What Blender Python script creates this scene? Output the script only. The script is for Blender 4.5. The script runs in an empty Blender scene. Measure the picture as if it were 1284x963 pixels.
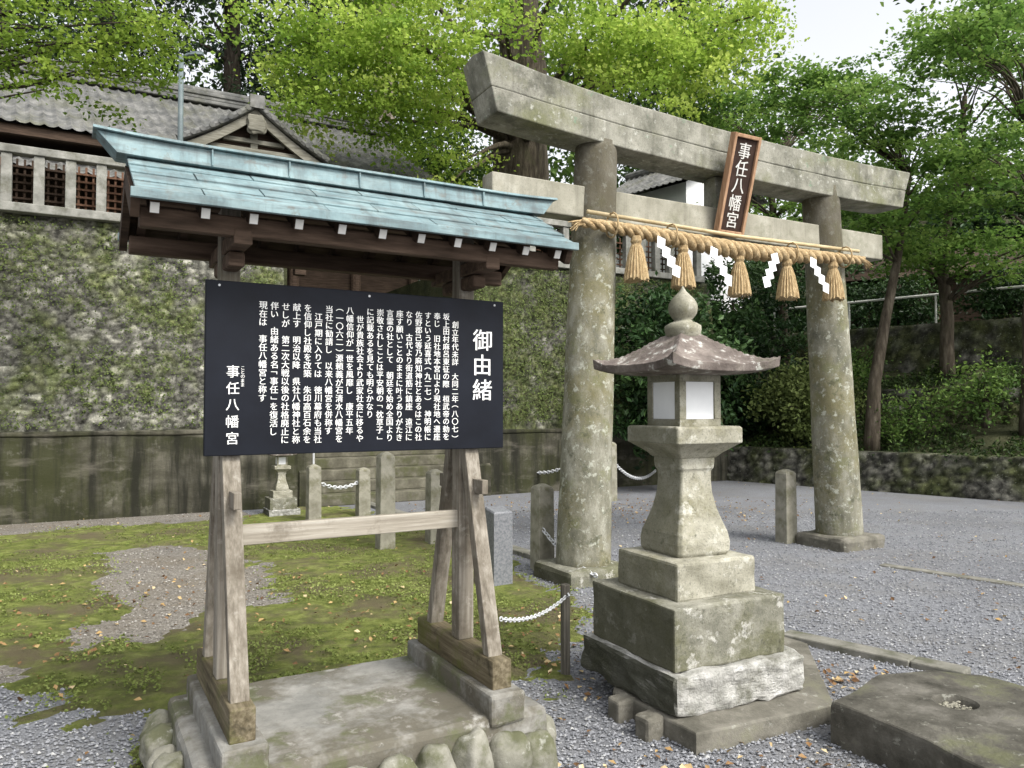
import bpy, bmesh, math, random
import numpy as np
from mathutils import Vector, Matrix, noise
random.seed(7); rng=np.random.default_rng(7)
sc=bpy.context.scene; C=sc.collection
R=math.radians
F=970.0; CX,CY=642.0,481.5; H=1.6
PITCH=math.atan(29.5/970); cp,sp=math.cos(PITCH),math.sin(PITCH)
def ray(px,py):
    a=(px-CX)/F; b=(CY-py)/F
    return Vector((a, cp-b*sp, sp+b*cp))
def on_z(px,py,z=0.0):
    d=ray(px,py); t=(z-H)/d.z
    return Vector((d.x*t,d.y*t,z))
def at(px,py,Y):
    d=ray(px,py); t=Y/d.y
    return Vector((d.x*t,Y,H+d.z*t))

# ------------------------------------------------------------------ materials
def new_mat(name, rough=.85, spec=.2):
    m=bpy.data.materials.new(name); m.use_nodes=True
    nt=m.node_tree; b=nt.nodes['Principled BSDF']
    b.inputs['Roughness'].default_value=rough
    b.inputs['Specular IOR Level'].default_value=spec
    return m,nt,b
def N(nt,t,**kw):
    n=nt.nodes.new(t)
    for k,v in kw.items(): setattr(n,k,v)
    return n
def coords(nt, stretch=(1,1,1), kind='Object'):
    tc=N(nt,'ShaderNodeTexCoord'); mp=N(nt,'ShaderNodeMapping')
    mp.inputs['Scale'].default_value=stretch
    nt.links.new(tc.outputs[kind],mp.inputs['Vector'])
    return mp.outputs['Vector']
def ntex(nt,vec,scale,detail=6,rough=.6,dist=0):
    n=N(nt,'ShaderNodeTexNoise'); n.inputs['Scale'].default_value=scale
    n.inputs['Detail'].default_value=detail; n.inputs['Roughness'].default_value=rough
    n.inputs['Distortion'].default_value=dist
    nt.links.new(vec,n.inputs['Vector']); return n.outputs['Fac']
def ramp(nt,fac,stops,interp='LINEAR'):
    r=N(nt,'ShaderNodeValToRGB'); r.color_ramp.interpolation=interp
    e=r.color_ramp.elements
    while len(e)<len(stops): e.new(.5)
    for i,(p,c) in enumerate(stops):
        e[i].position=p
        if not hasattr(c,'__len__'): c=(c,c,c)
        e[i].color=(c[0],c[1],c[2],1)
    nt.links.new(fac,r.inputs['Fac']); return r.outputs['Color']
def mixc(nt,fac,a,b,mode='MIX'):
    m=N(nt,'ShaderNodeMix',data_type='RGBA',blend_type=mode)
    if isinstance(fac,(int,float)): m.inputs[0].default_value=fac
    else: nt.links.new(fac,m.inputs[0])
    for i,x in ((6,a),(7,b)):
        if isinstance(x,tuple): m.inputs[i].default_value=(x[0],x[1],x[2],1)
        else: nt.links.new(x,m.inputs[i])
    return m.outputs[2]
def bump(nt,b,height,strength,dist=.02,prev=None):
    n=N(nt,'ShaderNodeBump'); n.inputs['Strength'].default_value=strength
    n.inputs['Distance'].default_value=dist
    nt.links.new(height,n.inputs['Height'])
    if prev is not None: nt.links.new(prev,n.inputs['Normal'])
    nt.links.new(n.outputs['Normal'],b.inputs['Normal']); return n.outputs['Normal']
def mottled(name,stops,scale,stretch=(1,1,1),spots=(),bumps=((30,.4,.01),),rough=.85,detail=8,streaks=(),zstain=None,side=None,spec=.2):
    m,nt,b=new_mat(name,rough,spec)
    v=coords(nt,stretch); v1=coords(nt)
    col=ramp(nt,ntex(nt,v,scale,detail,.65),stops)
    for (s,lo,hi,c,amt) in spots:
        f=ramp(nt,ntex(nt,v1,s,6,.7),((lo,0.0),(hi,amt)))
        col=mixc(nt,f,col,c)
    for (stt,s,lo,hi,c,amt) in streaks:
        f=ramp(nt,ntex(nt,coords(nt,stt),s,6,.65),((lo,0.0),(hi,amt)))
        col=mixc(nt,f,col,c)
    if zstain:
        z0,z1,c,amt=zstain
        sx=N(nt,'ShaderNodeSeparateXYZ'); nt.links.new(v1,sx.inputs[0])
        ad=N(nt,'ShaderNodeMath',operation='MULTIPLY_ADD'); nt.links.new(ntex(nt,v1,2.5,6,.65),ad.inputs[0]); ad.inputs[1].default_value=(z1-z0)*1.4
        nt.links.new(sx.outputs['Z'],ad.inputs[2])
        mr=N(nt,'ShaderNodeMapRange'); mr.inputs['From Min'].default_value=z0+(z1-z0)*.7; mr.inputs['From Max'].default_value=z1+(z1-z0)*.7
        mr.inputs['To Max'].default_value=amt
        nt.links.new(ad.outputs[0],mr.inputs['Value'])
        col=mixc(nt,mr.outputs[0],col,c)
    if side:   # moss tint plus painted shade on faces turned from the light (local -x)
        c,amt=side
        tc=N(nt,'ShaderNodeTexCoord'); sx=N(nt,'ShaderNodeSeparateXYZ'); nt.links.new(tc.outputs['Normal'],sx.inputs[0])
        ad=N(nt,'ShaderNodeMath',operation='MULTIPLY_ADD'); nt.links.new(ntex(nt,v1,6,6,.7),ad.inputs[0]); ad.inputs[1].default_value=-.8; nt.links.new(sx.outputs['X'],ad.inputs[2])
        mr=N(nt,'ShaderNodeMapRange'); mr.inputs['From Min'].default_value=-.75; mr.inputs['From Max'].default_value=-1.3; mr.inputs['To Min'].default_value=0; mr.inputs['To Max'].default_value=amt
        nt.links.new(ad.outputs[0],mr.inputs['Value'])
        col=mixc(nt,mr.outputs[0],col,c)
    nt.links.new(col,b.inputs['Base Color'])
    prev=None
    for (s,st,d) in bumps:
        prev=bump(nt,b,ntex(nt,v,s,8,.7),st,d,prev)
    return m

granite_beam=mottled('granite_beam',((.3,(.115,.115,.09)),(.5,(.225,.22,.18)),(.7,(.34,.33,.28))),4,
    spots=((1.8,.50,.66,(.14,.145,.07),.75),(14,.58,.66,(.44,.44,.39),.7),(70,.53,.68,(.06,.06,.05),.6),(2.6,.53,.67,(.055,.055,.042),.75),(6,.63,.68,(.15,.22,.15),.75)),
    streaks=(((5,5,.5),1.0,.52,.68,(.07,.068,.052),.6),),
    bumps=((90,.4,.006),(10,.35,.02)))
granite_nuki=mottled('granite_nuki',((.3,(.20,.19,.145)),(.55,(.30,.287,.232)),(.7,(.40,.387,.325))),3,
    spots=((2.5,.54,.70,(.13,.13,.08),.7),(70,.53,.68,(.12,.12,.10),.6),(11,.58,.67,(.16,.155,.115),.55)),streaks=(((5,5,.5),1.0,.52,.68,(.10,.096,.07),.55),),bumps=((90,.3,.005),))
pillar_mat=mottled('granite_pillar',((.3,(.085,.085,.062)),(.5,(.19,.183,.14)),(.68,(.32,.312,.26))),6,stretch=(1,1,.5),
    spots=((1.3,.46,.60,(.155,.138,.06),.65),(3.5,.54,.64,(.14,.145,.065),.55),(11,.57,.63,(.44,.45,.38),.7),(5,.57,.66,(.055,.06,.035),.7),(24,.59,.65,(.40,.41,.355),.55),(80,.53,.68,(.06,.06,.05),.5)),
    bumps=((90,.4,.006),(14,.5,.02)),zstain=(2.9,3.5,(.06,.05,.036),.7))
lantern_mat=mottled('granite_lantern',((.3,(.145,.138,.10)),(.5,(.29,.278,.22)),(.7,(.45,.435,.365))),4.5,
    spots=((2.4,.50,.64,(.15,.14,.075),.75),(10,.57,.65,(.52,.51,.45),.65),(16,.6,.67,(.08,.08,.055),.6),(90,.52,.66,(.06,.06,.05),.55)),
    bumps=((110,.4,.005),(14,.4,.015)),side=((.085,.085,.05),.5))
lantern_step_mat=mottled('granite_steps',((.3,(.09,.09,.068)),(.5,(.20,.195,.155)),(.7,(.34,.33,.28))),3.5,
    spots=((2.0,.46,.58,(.09,.09,.045),.8),(9,.57,.63,(.48,.47,.43),.7),(20,.58,.66,(.05,.05,.035),.6),(90,.52,.66,(.05,.05,.04),.5)),
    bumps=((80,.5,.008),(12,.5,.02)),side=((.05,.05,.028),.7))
lantern_roof_mat=mottled('lantern_roof_stone',((.3,(.07,.056,.048)),(.5,(.155,.13,.115)),(.7,(.28,.245,.215))),6,
    spots=((12,.56,.62,(.48,.48,.44),.8),(4,.55,.7,(.06,.065,.035),.6)),bumps=((60,.6,.01),(14,.5,.02)))
rough_white=mottled('chiselled_stone',((.3,(.24,.24,.21)),(.5,(.50,.49,.455)),(.65,(.72,.71,.68))),5,
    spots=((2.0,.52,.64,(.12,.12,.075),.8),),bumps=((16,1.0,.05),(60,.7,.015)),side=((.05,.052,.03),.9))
dark_stone=mottled('dark_wet_stone',((.3,(.035,.033,.026)),(.5,(.085,.08,.066)),(.7,(.165,.155,.135))),5,
    spots=((2.5,.53,.66,(.085,.092,.035),.65),(18,.60,.67,(.28,.28,.24),.55)),bumps=((40,.6,.01),(9,.5,.03)))
slab_stone=mottled('slab_stone',((.3,(.065,.062,.048)),(.5,(.13,.122,.10)),(.7,(.225,.212,.18))),5,
    spots=((2.5,.54,.68,(.10,.105,.045),.6),(16,.60,.67,(.32,.32,.28),.5)),bumps=((40,.5,.01),(9,.4,.02)))
step_stone=mottled('stair_stone',((.3,(.05,.047,.033)),(.5,(.105,.098,.072)),(.7,(.18,.17,.13))),4,
    spots=((2.5,.5,.62,(.06,.065,.025),.75),),bumps=((40,.5,.01),))
concrete=mottled('plinth_concrete',((.3,(.13,.13,.12)),(.5,(.25,.245,.225)),(.7,(.37,.36,.335))),2.6,
    spots=((1.5,.45,.58,(.085,.075,.052),.85),(6,.58,.68,(.46,.45,.42),.6),(40,.56,.68,(.10,.10,.09),.45),(3.2,.54,.62,(.09,.10,.045),.65)),bumps=((60,.4,.006),(8,.3,.015)))
wall_concrete=mottled('old_concrete',((.3,(.024,.023,.015)),(.5,(.066,.062,.045)),(.7,(.135,.126,.10))),1.6,stretch=(1,1,2.2),
    spots=((.8,.43,.56,(.028,.031,.010),.85),(5,.58,.70,(.18,.168,.14),.5)),streaks=(((3.5,3.5,.35),1.0,.45,.60,(.012,.012,.008),.9),((1.5,1.5,5),.6,.56,.68,(.17,.155,.125),.45)),bumps=((30,.4,.01),(4,.3,.02)))
post_stone=mottled('post_granite',((.3,(.145,.137,.10)),(.5,(.25,.238,.19)),(.7,(.35,.333,.28))),5,
    spots=((4,.50,.64,(.10,.098,.045),.75),(80,.53,.68,(.08,.08,.07),.5)),bumps=((90,.3,.005),))
fence_stone=mottled('grey_fence_granite',((.3,(.13,.13,.115)),(.5,(.235,.232,.208)),(.7,(.34,.335,.305))),5,
    spots=((3,.50,.64,(.09,.09,.06),.7),(80,.53,.68,(.08,.08,.07),.5)),bumps=((90,.3,.005),))
polished=mottled('polished_granite',((.35,(.10,.105,.115)),(.6,(.19,.195,.205))),50,rough=.45,bumps=((90,.05,.002),))
boulder_mat=mottled('river_boulder',((.3,(.09,.09,.07)),(.5,(.19,.185,.15)),(.7,(.30,.29,.25))),3,
    spots=((4,.46,.60,(.075,.08,.035),.8),(14,.59,.67,(.40,.40,.36),.55)),bumps=((50,.5,.01),))
kerb_mat=mottled('kerb_stone',((.3,(.09,.09,.07)),(.5,(.165,.16,.135)),(.7,(.25,.24,.21))),6,
    spots=((4,.53,.68,(.06,.065,.03),.6),),bumps=((50,.5,.01),))
paper=mottled('white_paper',((.3,(.76,.76,.76)),(.7,(.84,.84,.84))),3,bumps=((60,.05,.002),),rough=.7)
window_paper=mottled('window_paper',((.3,(.60,.61,.62)),(.7,(.74,.75,.75))),3,bumps=((60,.05,.002),),rough=.7)
white_paint=mottled('white_paint',((.3,(.62,.61,.57)),(.7,(.80,.79,.76))),9,bumps=((60,.1,.002),),rough=.6)
text_mat=mottled('white_lettering',((.3,(.74,.74,.72)),(.7,(.82,.82,.80))),20,bumps=((60,.03,.001),),rough=.6)
plaque_text=mottled('worn_white_lettering',((.3,(.55,.54,.50)),(.7,(.70,.69,.65))),20,bumps=((60,.03,.001),),rough=.6)
board_mat=mottled('black_board',((.3,(.0045,.0055,.009)),(.7,(.008,.010,.016))),5,bumps=((40,.05,.003),),rough=.55,spec=.15)
def wood(name,a,b,c,grain=(60,60,2.0),rough=.8,spots=()):
    return mottled(name,((.3,a),(.5,b),(.7,c)),1.0,stretch=grain,spots=spots,bumps=((1.0,.4,.008),),rough=rough)
old_wood=wood('weathered_wood',(.105,.090,.069),(.205,.182,.147),(.315,.288,.243),(50,50,2.2),spots=((3,.48,.62,(.085,.07,.05),.75),(14,.59,.69,(.40,.38,.335),.5),(1.6,.53,.66,(.11,.105,.065),.55)))
old_wood_x=wood('weathered_beam',(.18,.158,.125),(.29,.262,.214),(.41,.382,.33),(2.2,50,50),spots=((4,.50,.62,(.11,.09,.064),.7),))
sill_wood=wood('mossy_sill_wood',(.045,.036,.02),(.11,.09,.055),(.20,.17,.115),(40,2.2,40),spots=((5,.48,.62,(.085,.09,.022),.75),(9,.54,.64,(.035,.03,.018),.75)))
stake_wood=wood('grey_stake_wood',(.05,.045,.035),(.12,.11,.09),(.20,.185,.155),(40,40,2.2))
dark_wood=wood('dark_stained_wood',(.020,.013,.009),(.045,.029,.019),(.08,.053,.037),(3,30,30))
eave_wood=wood('eave_wood',(.035,.023,.015),(.08,.053,.037),(.14,.097,.07),(3,30,30))
gable_wood=wood('grey_gable_wood',(.085,.08,.06),(.16,.152,.12),(.24,.23,.195),(3,30,30))
plaque_wood=wood('plaque_field',(.020,.011,.008),(.036,.020,.014),(.055,.032,.024),(30,30,2))
plaque_frame=wood('plaque_frame_wood',(.22,.125,.07),(.35,.21,.125),(.48,.31,.195),(20,20,3))
red_wood=wood('brown_lattice_wood',(.075,.038,.024),(.135,.072,.045),(.20,.115,.075),(20,20,3))
bark=mottled('bark',((.3,(.03,.023,.016)),(.5,(.072,.058,.041)),(.7,(.15,.127,.095))),3,stretch=(4,4,.8),
    spots=((2,.55,.7,(.07,.08,.03),.5),),bumps=((4,.9,.05),))
bark_pale=mottled('pale_bark',((.3,(.10,.08,.065)),(.5,(.23,.19,.155)),(.7,(.38,.335,.28))),3,stretch=(5,5,.5),bumps=((4,.9,.05),))
bark_dark=mottled('dark_bark',((.3,(.014,.011,.007)),(.5,(.04,.032,.023)),(.7,(.085,.07,.052))),3,stretch=(4,4,.8),
    spots=((2,.55,.7,(.04,.05,.02),.5),),bumps=((4,.9,.05),))
bamboo=mottled('bamboo',((.3,(.36,.28,.15)),(.7,(.55,.46,.29))),6,bumps=((20,.1,.003),),rough=.5)
straw=mottled('rice_straw',((.3,(.24,.155,.075)),(.5,(.41,.30,.16)),(.7,(.57,.45,.27))),2,stretch=(30,30,8),bumps=((3,.9,.02),))
straw_rope=mottled('straw_rope',((.3,(.22,.145,.07)),(.5,(.40,.29,.155)),(.7,(.57,.44,.265))),18,bumps=((60,.9,.02),))
plaster=mottled('white_plaster',((.3,(.62,.63,.64)),(.7,(.76,.76,.76))),2,bumps=((30,.1,.005),))
tile=mottled('grey_roof_tile',((.3,(.05,.052,.052)),(.5,(.115,.115,.11)),(.7,(.21,.205,.195))),3,
    spots=((1.2,.50,.66,(.10,.10,.06),.6),(12,.60,.70,(.36,.36,.335),.45)),bumps=((40,.3,.01),),rough=.6)
metal=mottled('galvanised_metal',((.3,(.42,.43,.44)),(.7,(.62,.63,.64))),20,bumps=((60,.1,.002),),rough=.4)
pole_metal=mottled('painted_pole',((.3,(.09,.115,.12)),(.7,(.14,.17,.175))),6,bumps=((60,.1,.002),),rough=.5)
orange=mottled('orange_plastic',((.3,(.75,.20,.03)),(.7,(.85,.26,.05))),6,bumps=((60,.05,.002),),rough=.5)

def copper():
    m,nt,b=new_mat('copper_patina',.6,.2)
    v=coords(nt); vs=coords(nt,(1.5,12,12)); vd=coords(nt,(9,1.2,1.2))
    col=ramp(nt,ntex(nt,v,5,8,.65),((.28,(.085,.12,.128)),(.5,(.165,.24,.254)),(.72,(.26,.35,.36))))
    col=mixc(nt,ramp(nt,ntex(nt,vs,2.2,6,.7),((.46,0.0),(.64,.65))),col,(.09,.10,.10))
    col=mixc(nt,ramp(nt,ntex(nt,vd,1.6,6,.7),((.49,0.0),(.65,.6))),col,(.08,.092,.092))
    col=mixc(nt,ramp(nt,ntex(nt,v,16,6,.7),((.56,0.0),(.65,.6))),col,(.125,.115,.098))
    col=mixc(nt,ramp(nt,ntex(nt,v,2.2,6,.7),((.54,0.0),(.68,.5))),col,(.27,.35,.35))
    nt.links.new(col,b.inputs['Base Color'])
    bump(nt,b,ntex(nt,v,30,6,.6),.2,.006); return m
copper_mat=copper()

def gravel_mat(name,a,b_,c,sc1=55,tint=(.10,.085,.06),tamt=.4,dark=.5):
    m,nt,b=new_mat(name,.9)
    v=coords(nt)
    vo=N(nt,'ShaderNodeTexVoronoi'); vo.inputs['Scale'].default_value=sc1
    nt.links.new(v,vo.inputs['Vector'])
    sepc=N(nt,'ShaderNodeSeparateColor'); nt.links.new(vo.outputs['Color'],sepc.inputs['Color'])
    col=ramp(nt,sepc.outputs['Red'],((0,a),(.5,b_),(1,c)))
    d=ramp(nt,vo.outputs['Distance'],((.3,0.0),(.85,dark)))
    col=mixc(nt,d,col,(.06,.06,.062))
    col=mixc(nt,ramp(nt,ntex(nt,v,.9,6,.65),((.48,0.0),(.70,tamt))),col,tint)
    col=mixc(nt,ramp(nt,ntex(nt,v,.5,5,.65),((.35,.4),(.55,0.0))),col,(.085,.085,.09))
    nt.links.new(col,b.inputs['Base Color'])
    inv=N(nt,'ShaderNodeMath',operation='SUBTRACT'); inv.inputs[0].default_value=1
    nt.links.new(vo.outputs['Distance'],inv.inputs[1])
    bump(nt,b,inv.outputs[0],.6,.01); return m
gravel=gravel_mat('gravel',(.145,.15,.163),(.19,.196,.211),(.245,.252,.268),sc1=95,tint=(.15,.14,.12),tamt=.5,dark=.4)
dirt_gravel=gravel_mat('dirt_gravel',(.125,.112,.094),(.185,.168,.142),(.265,.245,.214),sc1=70,tint=(.135,.113,.083),tamt=.85,dark=.4)

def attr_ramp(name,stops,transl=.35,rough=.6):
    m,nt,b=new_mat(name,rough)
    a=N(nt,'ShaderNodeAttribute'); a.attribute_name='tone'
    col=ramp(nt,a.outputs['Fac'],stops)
    nt.links.new(col,b.inputs['Base Color'])
    if transl>0:
        t=N(nt,'ShaderNodeBsdfTranslucent'); nt.links.new(col,t.inputs['Color'])
        mx=N(nt,'ShaderNodeMixShader'); mx.inputs[0].default_value=transl
        out=nt.nodes['Material Output']
        nt.links.new(b.outputs[0],mx.inputs[1]); nt.links.new(t.outputs[0],mx.inputs[2])
        nt.links.new(mx.outputs[0],out.inputs['Surface'])
    return m
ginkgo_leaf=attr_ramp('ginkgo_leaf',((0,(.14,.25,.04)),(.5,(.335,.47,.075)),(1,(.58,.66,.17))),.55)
maple_leaf=attr_ramp('maple_leaf',((0,(.04,.09,.020)),(.5,(.14,.25,.05)),(1,(.32,.44,.11))),.5)
green_leaf=attr_ramp('fresh_leaf',((0,(.07,.13,.018)),(.5,(.20,.30,.04)),(1,(.40,.50,.09))),.5)
camellia_leaf=attr_ramp('evergreen_leaf',((0,(.008,.022,.008)),(.5,(.024,.055,.016)),(1,(.07,.125,.038))),.12,.4)
cedar_leaf=attr_ramp('cedar_leaf',((0,(.008,.019,.010)),(.5,(.025,.048,.022)),(1,(.065,.10,.044))),.2)
forest_leaf=attr_ramp('forest_leaf',((0,(.016,.036,.009)),(.5,(.075,.14,.030)),(1,(.20,.30,.07))),.4)
wall_leaf=attr_ramp('wall_plant_leaf',((0,(.03,.045,.014)),(.5,(.09,.12,.032)),(1,(.18,.22,.07))),.25)
bank_leaf=attr_ramp('bank_leaf',((0,(.008,.018,.005)),(.5,(.030,.054,.013)),(1,(.10,.15,.037))),.25)
moss_leaf=attr_ramp('ground_leaf',((0,(.06,.082,.018)),(.5,(.165,.205,.05)),(1,(.33,.375,.125))),.3)
litter_leaf=attr_ramp('fallen_leaf',((0,(.09,.048,.025)),(.4,(.22,.125,.055)),(.75,(.40,.28,.12)),(1,(.55,.45,.28))),.1)
pebble_mat=attr_ramp('pebble',((0,(.14,.145,.157)),(.5,(.20,.205,.22)),(.85,(.265,.27,.285)),(1,(.38,.38,.37))),0,.85)
dirt_pebble_mat=attr_ramp('dirt_pebble',((0,(.11,.10,.085)),(.5,(.185,.17,.148)),(.85,(.28,.262,.235)),(1,(.40,.385,.355))),0,.85)

def wall_attr_mat(name):
    m,nt,b=new_mat(name,.9)
    a=N(nt,'ShaderNodeAttribute'); a.attribute_name='col'
    v=coords(nt)
    f=ramp(nt,ntex(nt,v,14,8,.7),((.3,.35),(.7,1.6)))
    col=mixc(nt,1.0,a.outputs['Color'],f,'MULTIPLY')
    col=mixc(nt,ramp(nt,ntex(nt,v,26,5,.7),((.62,0.0),(.67,.6))),col,(.36,.37,.31))
    nt.links.new(col,b.inputs['Base Color'])
    bump(nt,b,ntex(nt,v,35,8,.7),.8,.03); return m
rubble_mat=wall_attr_mat('mossy_rubble')

def moss_ground_mat():
    m,nt,b=new_mat('moss',.95); v=coords(nt)
    col=ramp(nt,ntex(nt,v,9,8,.7),((.3,(.062,.08,.018)),(.5,(.165,.195,.045)),(.7,(.30,.33,.10))))
    col=mixc(nt,ramp(nt,ntex(nt,v,1.3,6,.7),((.46,0.0),(.60,.88))),col,(.135,.108,.068))
    col=mixc(nt,ramp(nt,ntex(nt,v,3.7,6,.7),((.54,0.0),(.66,.7))),col,(.12,.10,.062))
    col=mixc(nt,ramp(nt,ntex(nt,v,.6,5,.65),((.5,0.0),(.66,.5))),col,(.075,.085,.025))
    nt.links.new(col,b.inputs['Base Color'])
    bump(nt,b,ntex(nt,v,60,8,.8),1.0,.03); return m
moss_mat=moss_ground_mat()
hill_mat=mottled('hill_soil',((.3,(.014,.017,.007)),(.5,(.036,.040,.017)),(.7,(.07,.070,.036))),2,bumps=((6,.8,.1),))

# ------------------------------------------------------------------ object helpers
def setp(o,label=None,cat=None,group=None,kind=None):
    if label: o['label']=label
    if cat: o['category']=cat
    if group: o['group']=group
    if kind: o['kind']=kind
    return o
def thing(name,label,cat,loc=(0,0,0),rz=0,group=None):
    o=bpy.data.objects.new(name,None); C.objects.link(o)
    o.location=loc; o.rotation_euler=(0,0,rz); o.empty_display_size=.1
    return setp(o,label,cat,group)
class MB:
    def __init__(s): s.v=[]; s.f=[]
    def add(s,vs,fs):
        k=len(s.v); s.v+= [tuple(x) for x in vs]; s.f+=[tuple(i+k for i in f) for f in fs]
    def box(s,c,d,M=None):
        x,y,z=d[0]/2,d[1]/2,d[2]/2
        vs=[Vector((sx*x,sy*y,sz*z)) for sz in(-1,1) for sy in(-1,1) for sx in(-1,1)]
        if M is not None: vs=[M@p for p in vs]
        vs=[p+Vector(c) for p in vs]
        s.add(vs,[(0,2,3,1),(4,5,7,6),(0,1,5,4),(2,6,7,3),(0,4,6,2),(1,3,7,5)]); return s
    def loft(s,rings,cap=True,closed=True):
        n=len(rings[0]); vs=[p for r in rings for p in r]; fs=[]
        for i in range(len(rings)-1):
            for j in range(n if closed else n-1):
                a=i*n+j; b=i*n+(j+1)%n
                fs.append((a,b,b+n,a+n))
        if cap:
            fs.append(tuple(reversed(range(n)))); fs.append(tuple(range((len(rings)-1)*n,len(rings)*n)))
        s.add(vs,fs); return s
    def tube(s,path,rad,n=8,cap=True):
        P=[Vector(p) for p in path]
        if not hasattr(rad,'__len__'): rad=[rad]*len(P)
        rings=[]; ref=None
        for i,p in enumerate(P):
            t=(P[min(i+1,len(P)-1)]-P[max(i-1,0)]).normalized()
            if ref is None:
                ref=Vector((0,0,1)) if abs(t.z)<.9 else Vector((1,0,0))
            a=(ref-t*ref.dot(t)).normalized(); ref=a; b=t.cross(a)
            rings.append([p+(a*math.cos(q)+b*math.sin(q))*rad[i] for q in [2*math.pi*k/n for k in range(n)]])
        return s.loft(rings,cap)
    def prism(s,pts,z0,z1):
        n=len(pts)
        s.add([(p[0],p[1],z0) for p in pts]+[(p[0],p[1],z1) for p in pts],
              [tuple(reversed(range(n))),tuple(range(n,2*n))]+[(i,(i+1)%n,(i+1)%n+n,i+n) for i in range(n)]); return s
    def build(s,name,mat,parent=None,bevel=0,smooth=False):
        me=bpy.data.meshes.new(name); me.from_pydata(s.v,[],s.f); me.update()
        bm=bmesh.new(); bm.from_mesh(me); bmesh.ops.recalc_face_normals(bm,faces=bm.faces); bm.to_mesh(me); bm.free()
        me.materials.append(mat)
        if smooth:
            me.polygons.foreach_set('use_smooth',[True]*len(me.polygons))
        o=bpy.data.objects.new(name,me); C.objects.link(o)
        if parent: o.parent=parent
        if bevel:
            b=o.modifiers.new('Bevel','BEVEL'); b.width=bevel; b.segments=2; b.limit_method='ANGLE'
        return o
def dup(root,loc,rz=0,scale=None,label=None,group=None):
    r=root.copy(); C.objects.link(r); r.location=loc; r.rotation_euler=(0,0,rz)
    if scale: r.scale=scale if hasattr(scale,'__len__') else (scale,)*3
    if label: r['label']=label
    if group: r['group']=group
    for ch in list(root.children):
        c=ch.copy(); C.objects.link(c); c.parent=r
        for g in list(ch.children):
            d=g.copy(); C.objects.link(d); d.parent=c
    return r
def stone_block(name,size,center,mat,parent=None,amp=.008,freq=5,bev=.02,cuts=5,taper=1.0,seed=0,lowamp=None,smooth=False,rz=0):
    bm=bmesh.new(); bmesh.ops.create_cube(bm,size=1)
    for v in bm.verts:
        k=taper if v.co.z>0 else 1
        v.co=Vector((v.co.x*size[0]*k,v.co.y*size[1]*k,v.co.z*size[2]))
    bmesh.ops.bevel(bm,geom=list(bm.edges),offset=bev,segments=2,affect='EDGES',profile=.5)
    L=[e for e in bm.edges if e.calc_length()>.05]
    bmesh.ops.subdivide_edges(bm,edges=L,cuts=cuts,use_grid_fill=True)
    bm.normal_update(); c=Vector(center); off=Vector((seed*7.3,seed*3.1,seed*1.7)); M=Matrix.Rotation(rz,3,'Z')
    for v in bm.verts:
        p=v.co*freq+off
        d=noise.noise(p)*amp+noise.noise(p*3.1)*amp*.5
        if lowamp: d+=noise.noise(v.co*1.6+off)*lowamp
        v.co=v.co+v.normal*d
    for v in bm.verts: v.co=M@v.co+c
    me=bpy.data.meshes.new(name); bm.to_mesh(me); bm.free(); me.materials.append(mat)
    if smooth: me.polygons.foreach_set('use_smooth',[True]*len(me.polygons))
    o=bpy.data.objects.new(name,me); C.objects.link(o)
    if parent: o.parent=parent
    return o
def blob(name,c,r,mat,parent=None,seed=0,amp=.16,rz=0,sq=.7):
    bm=bmesh.new(); bmesh.ops.create_icosphere(bm,subdivisions=4,radius=1)
    M=Matrix.Rotation(rz,3,'Z')
    for v in bm.verts:
        n=1+amp*noise.noise(v.co*1.3+Vector((seed*3.3,seed,0)))+amp*.4*noise.noise(v.co*3+Vector((seed,0,seed)))
        q=v.co*n
        q=Vector([math.copysign(abs(x)**sq,x) for x in q])
        v.co=M@Vector((q.x*r[0],q.y*r[1],q.z*r[2]))+Vector(c)
    me=bpy.data.meshes.new(name); bm.to_mesh(me); bm.free(); me.materials.append(mat)
    me.polygons.foreach_set('use_smooth',[True]*len(me.polygons))
    o=bpy.data.objects.new(name,me); C.objects.link(o)
    if parent: o.parent=parent
    return o
def leaf_mesh(name,P,tone,size,mat,parent=None,flat=.6,asp=.6,nrm=None):
    n=len(P)
    nn=rng.normal(size=(n,3)); nn[:,2]+=flat*2
    if nrm is not None: nn=rng.normal(size=(n,3))*.6+np.array(nrm)[None,:]*1.2
    nn/=np.linalg.norm(nn,axis=1)[:,None]+1e-9
    t=np.cross(nn,rng.normal(size=(n,3))); t/=np.linalg.norm(t,axis=1)[:,None]+1e-9
    b=np.cross(nn,t); s=(size*(.55+.9*rng.random(n)))[:,None]
    fold=nn*s*.12
    V=np.stack([P-t*s*.5,P+b*s*asp*.5+fold,P+t*s*.5,P-b*s*asp*.5+fold],1).reshape(-1,3)
    Fc=np.arange(4*n).reshape(n,4)
    me=bpy.data.meshes.new(name); me.from_pydata(V.tolist(),[],Fc.tolist()); me.update()
    a=me.attributes.new('tone','FLOAT','POINT'); a.data.foreach_set('value',np.repeat(np.clip(tone,0,1),4).astype(np.float32))
    me.materials.append(mat)
    o=bpy.data.objects.new(name,me); C.objects.link(o)
    if parent: o.parent=parent
    return o
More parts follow.
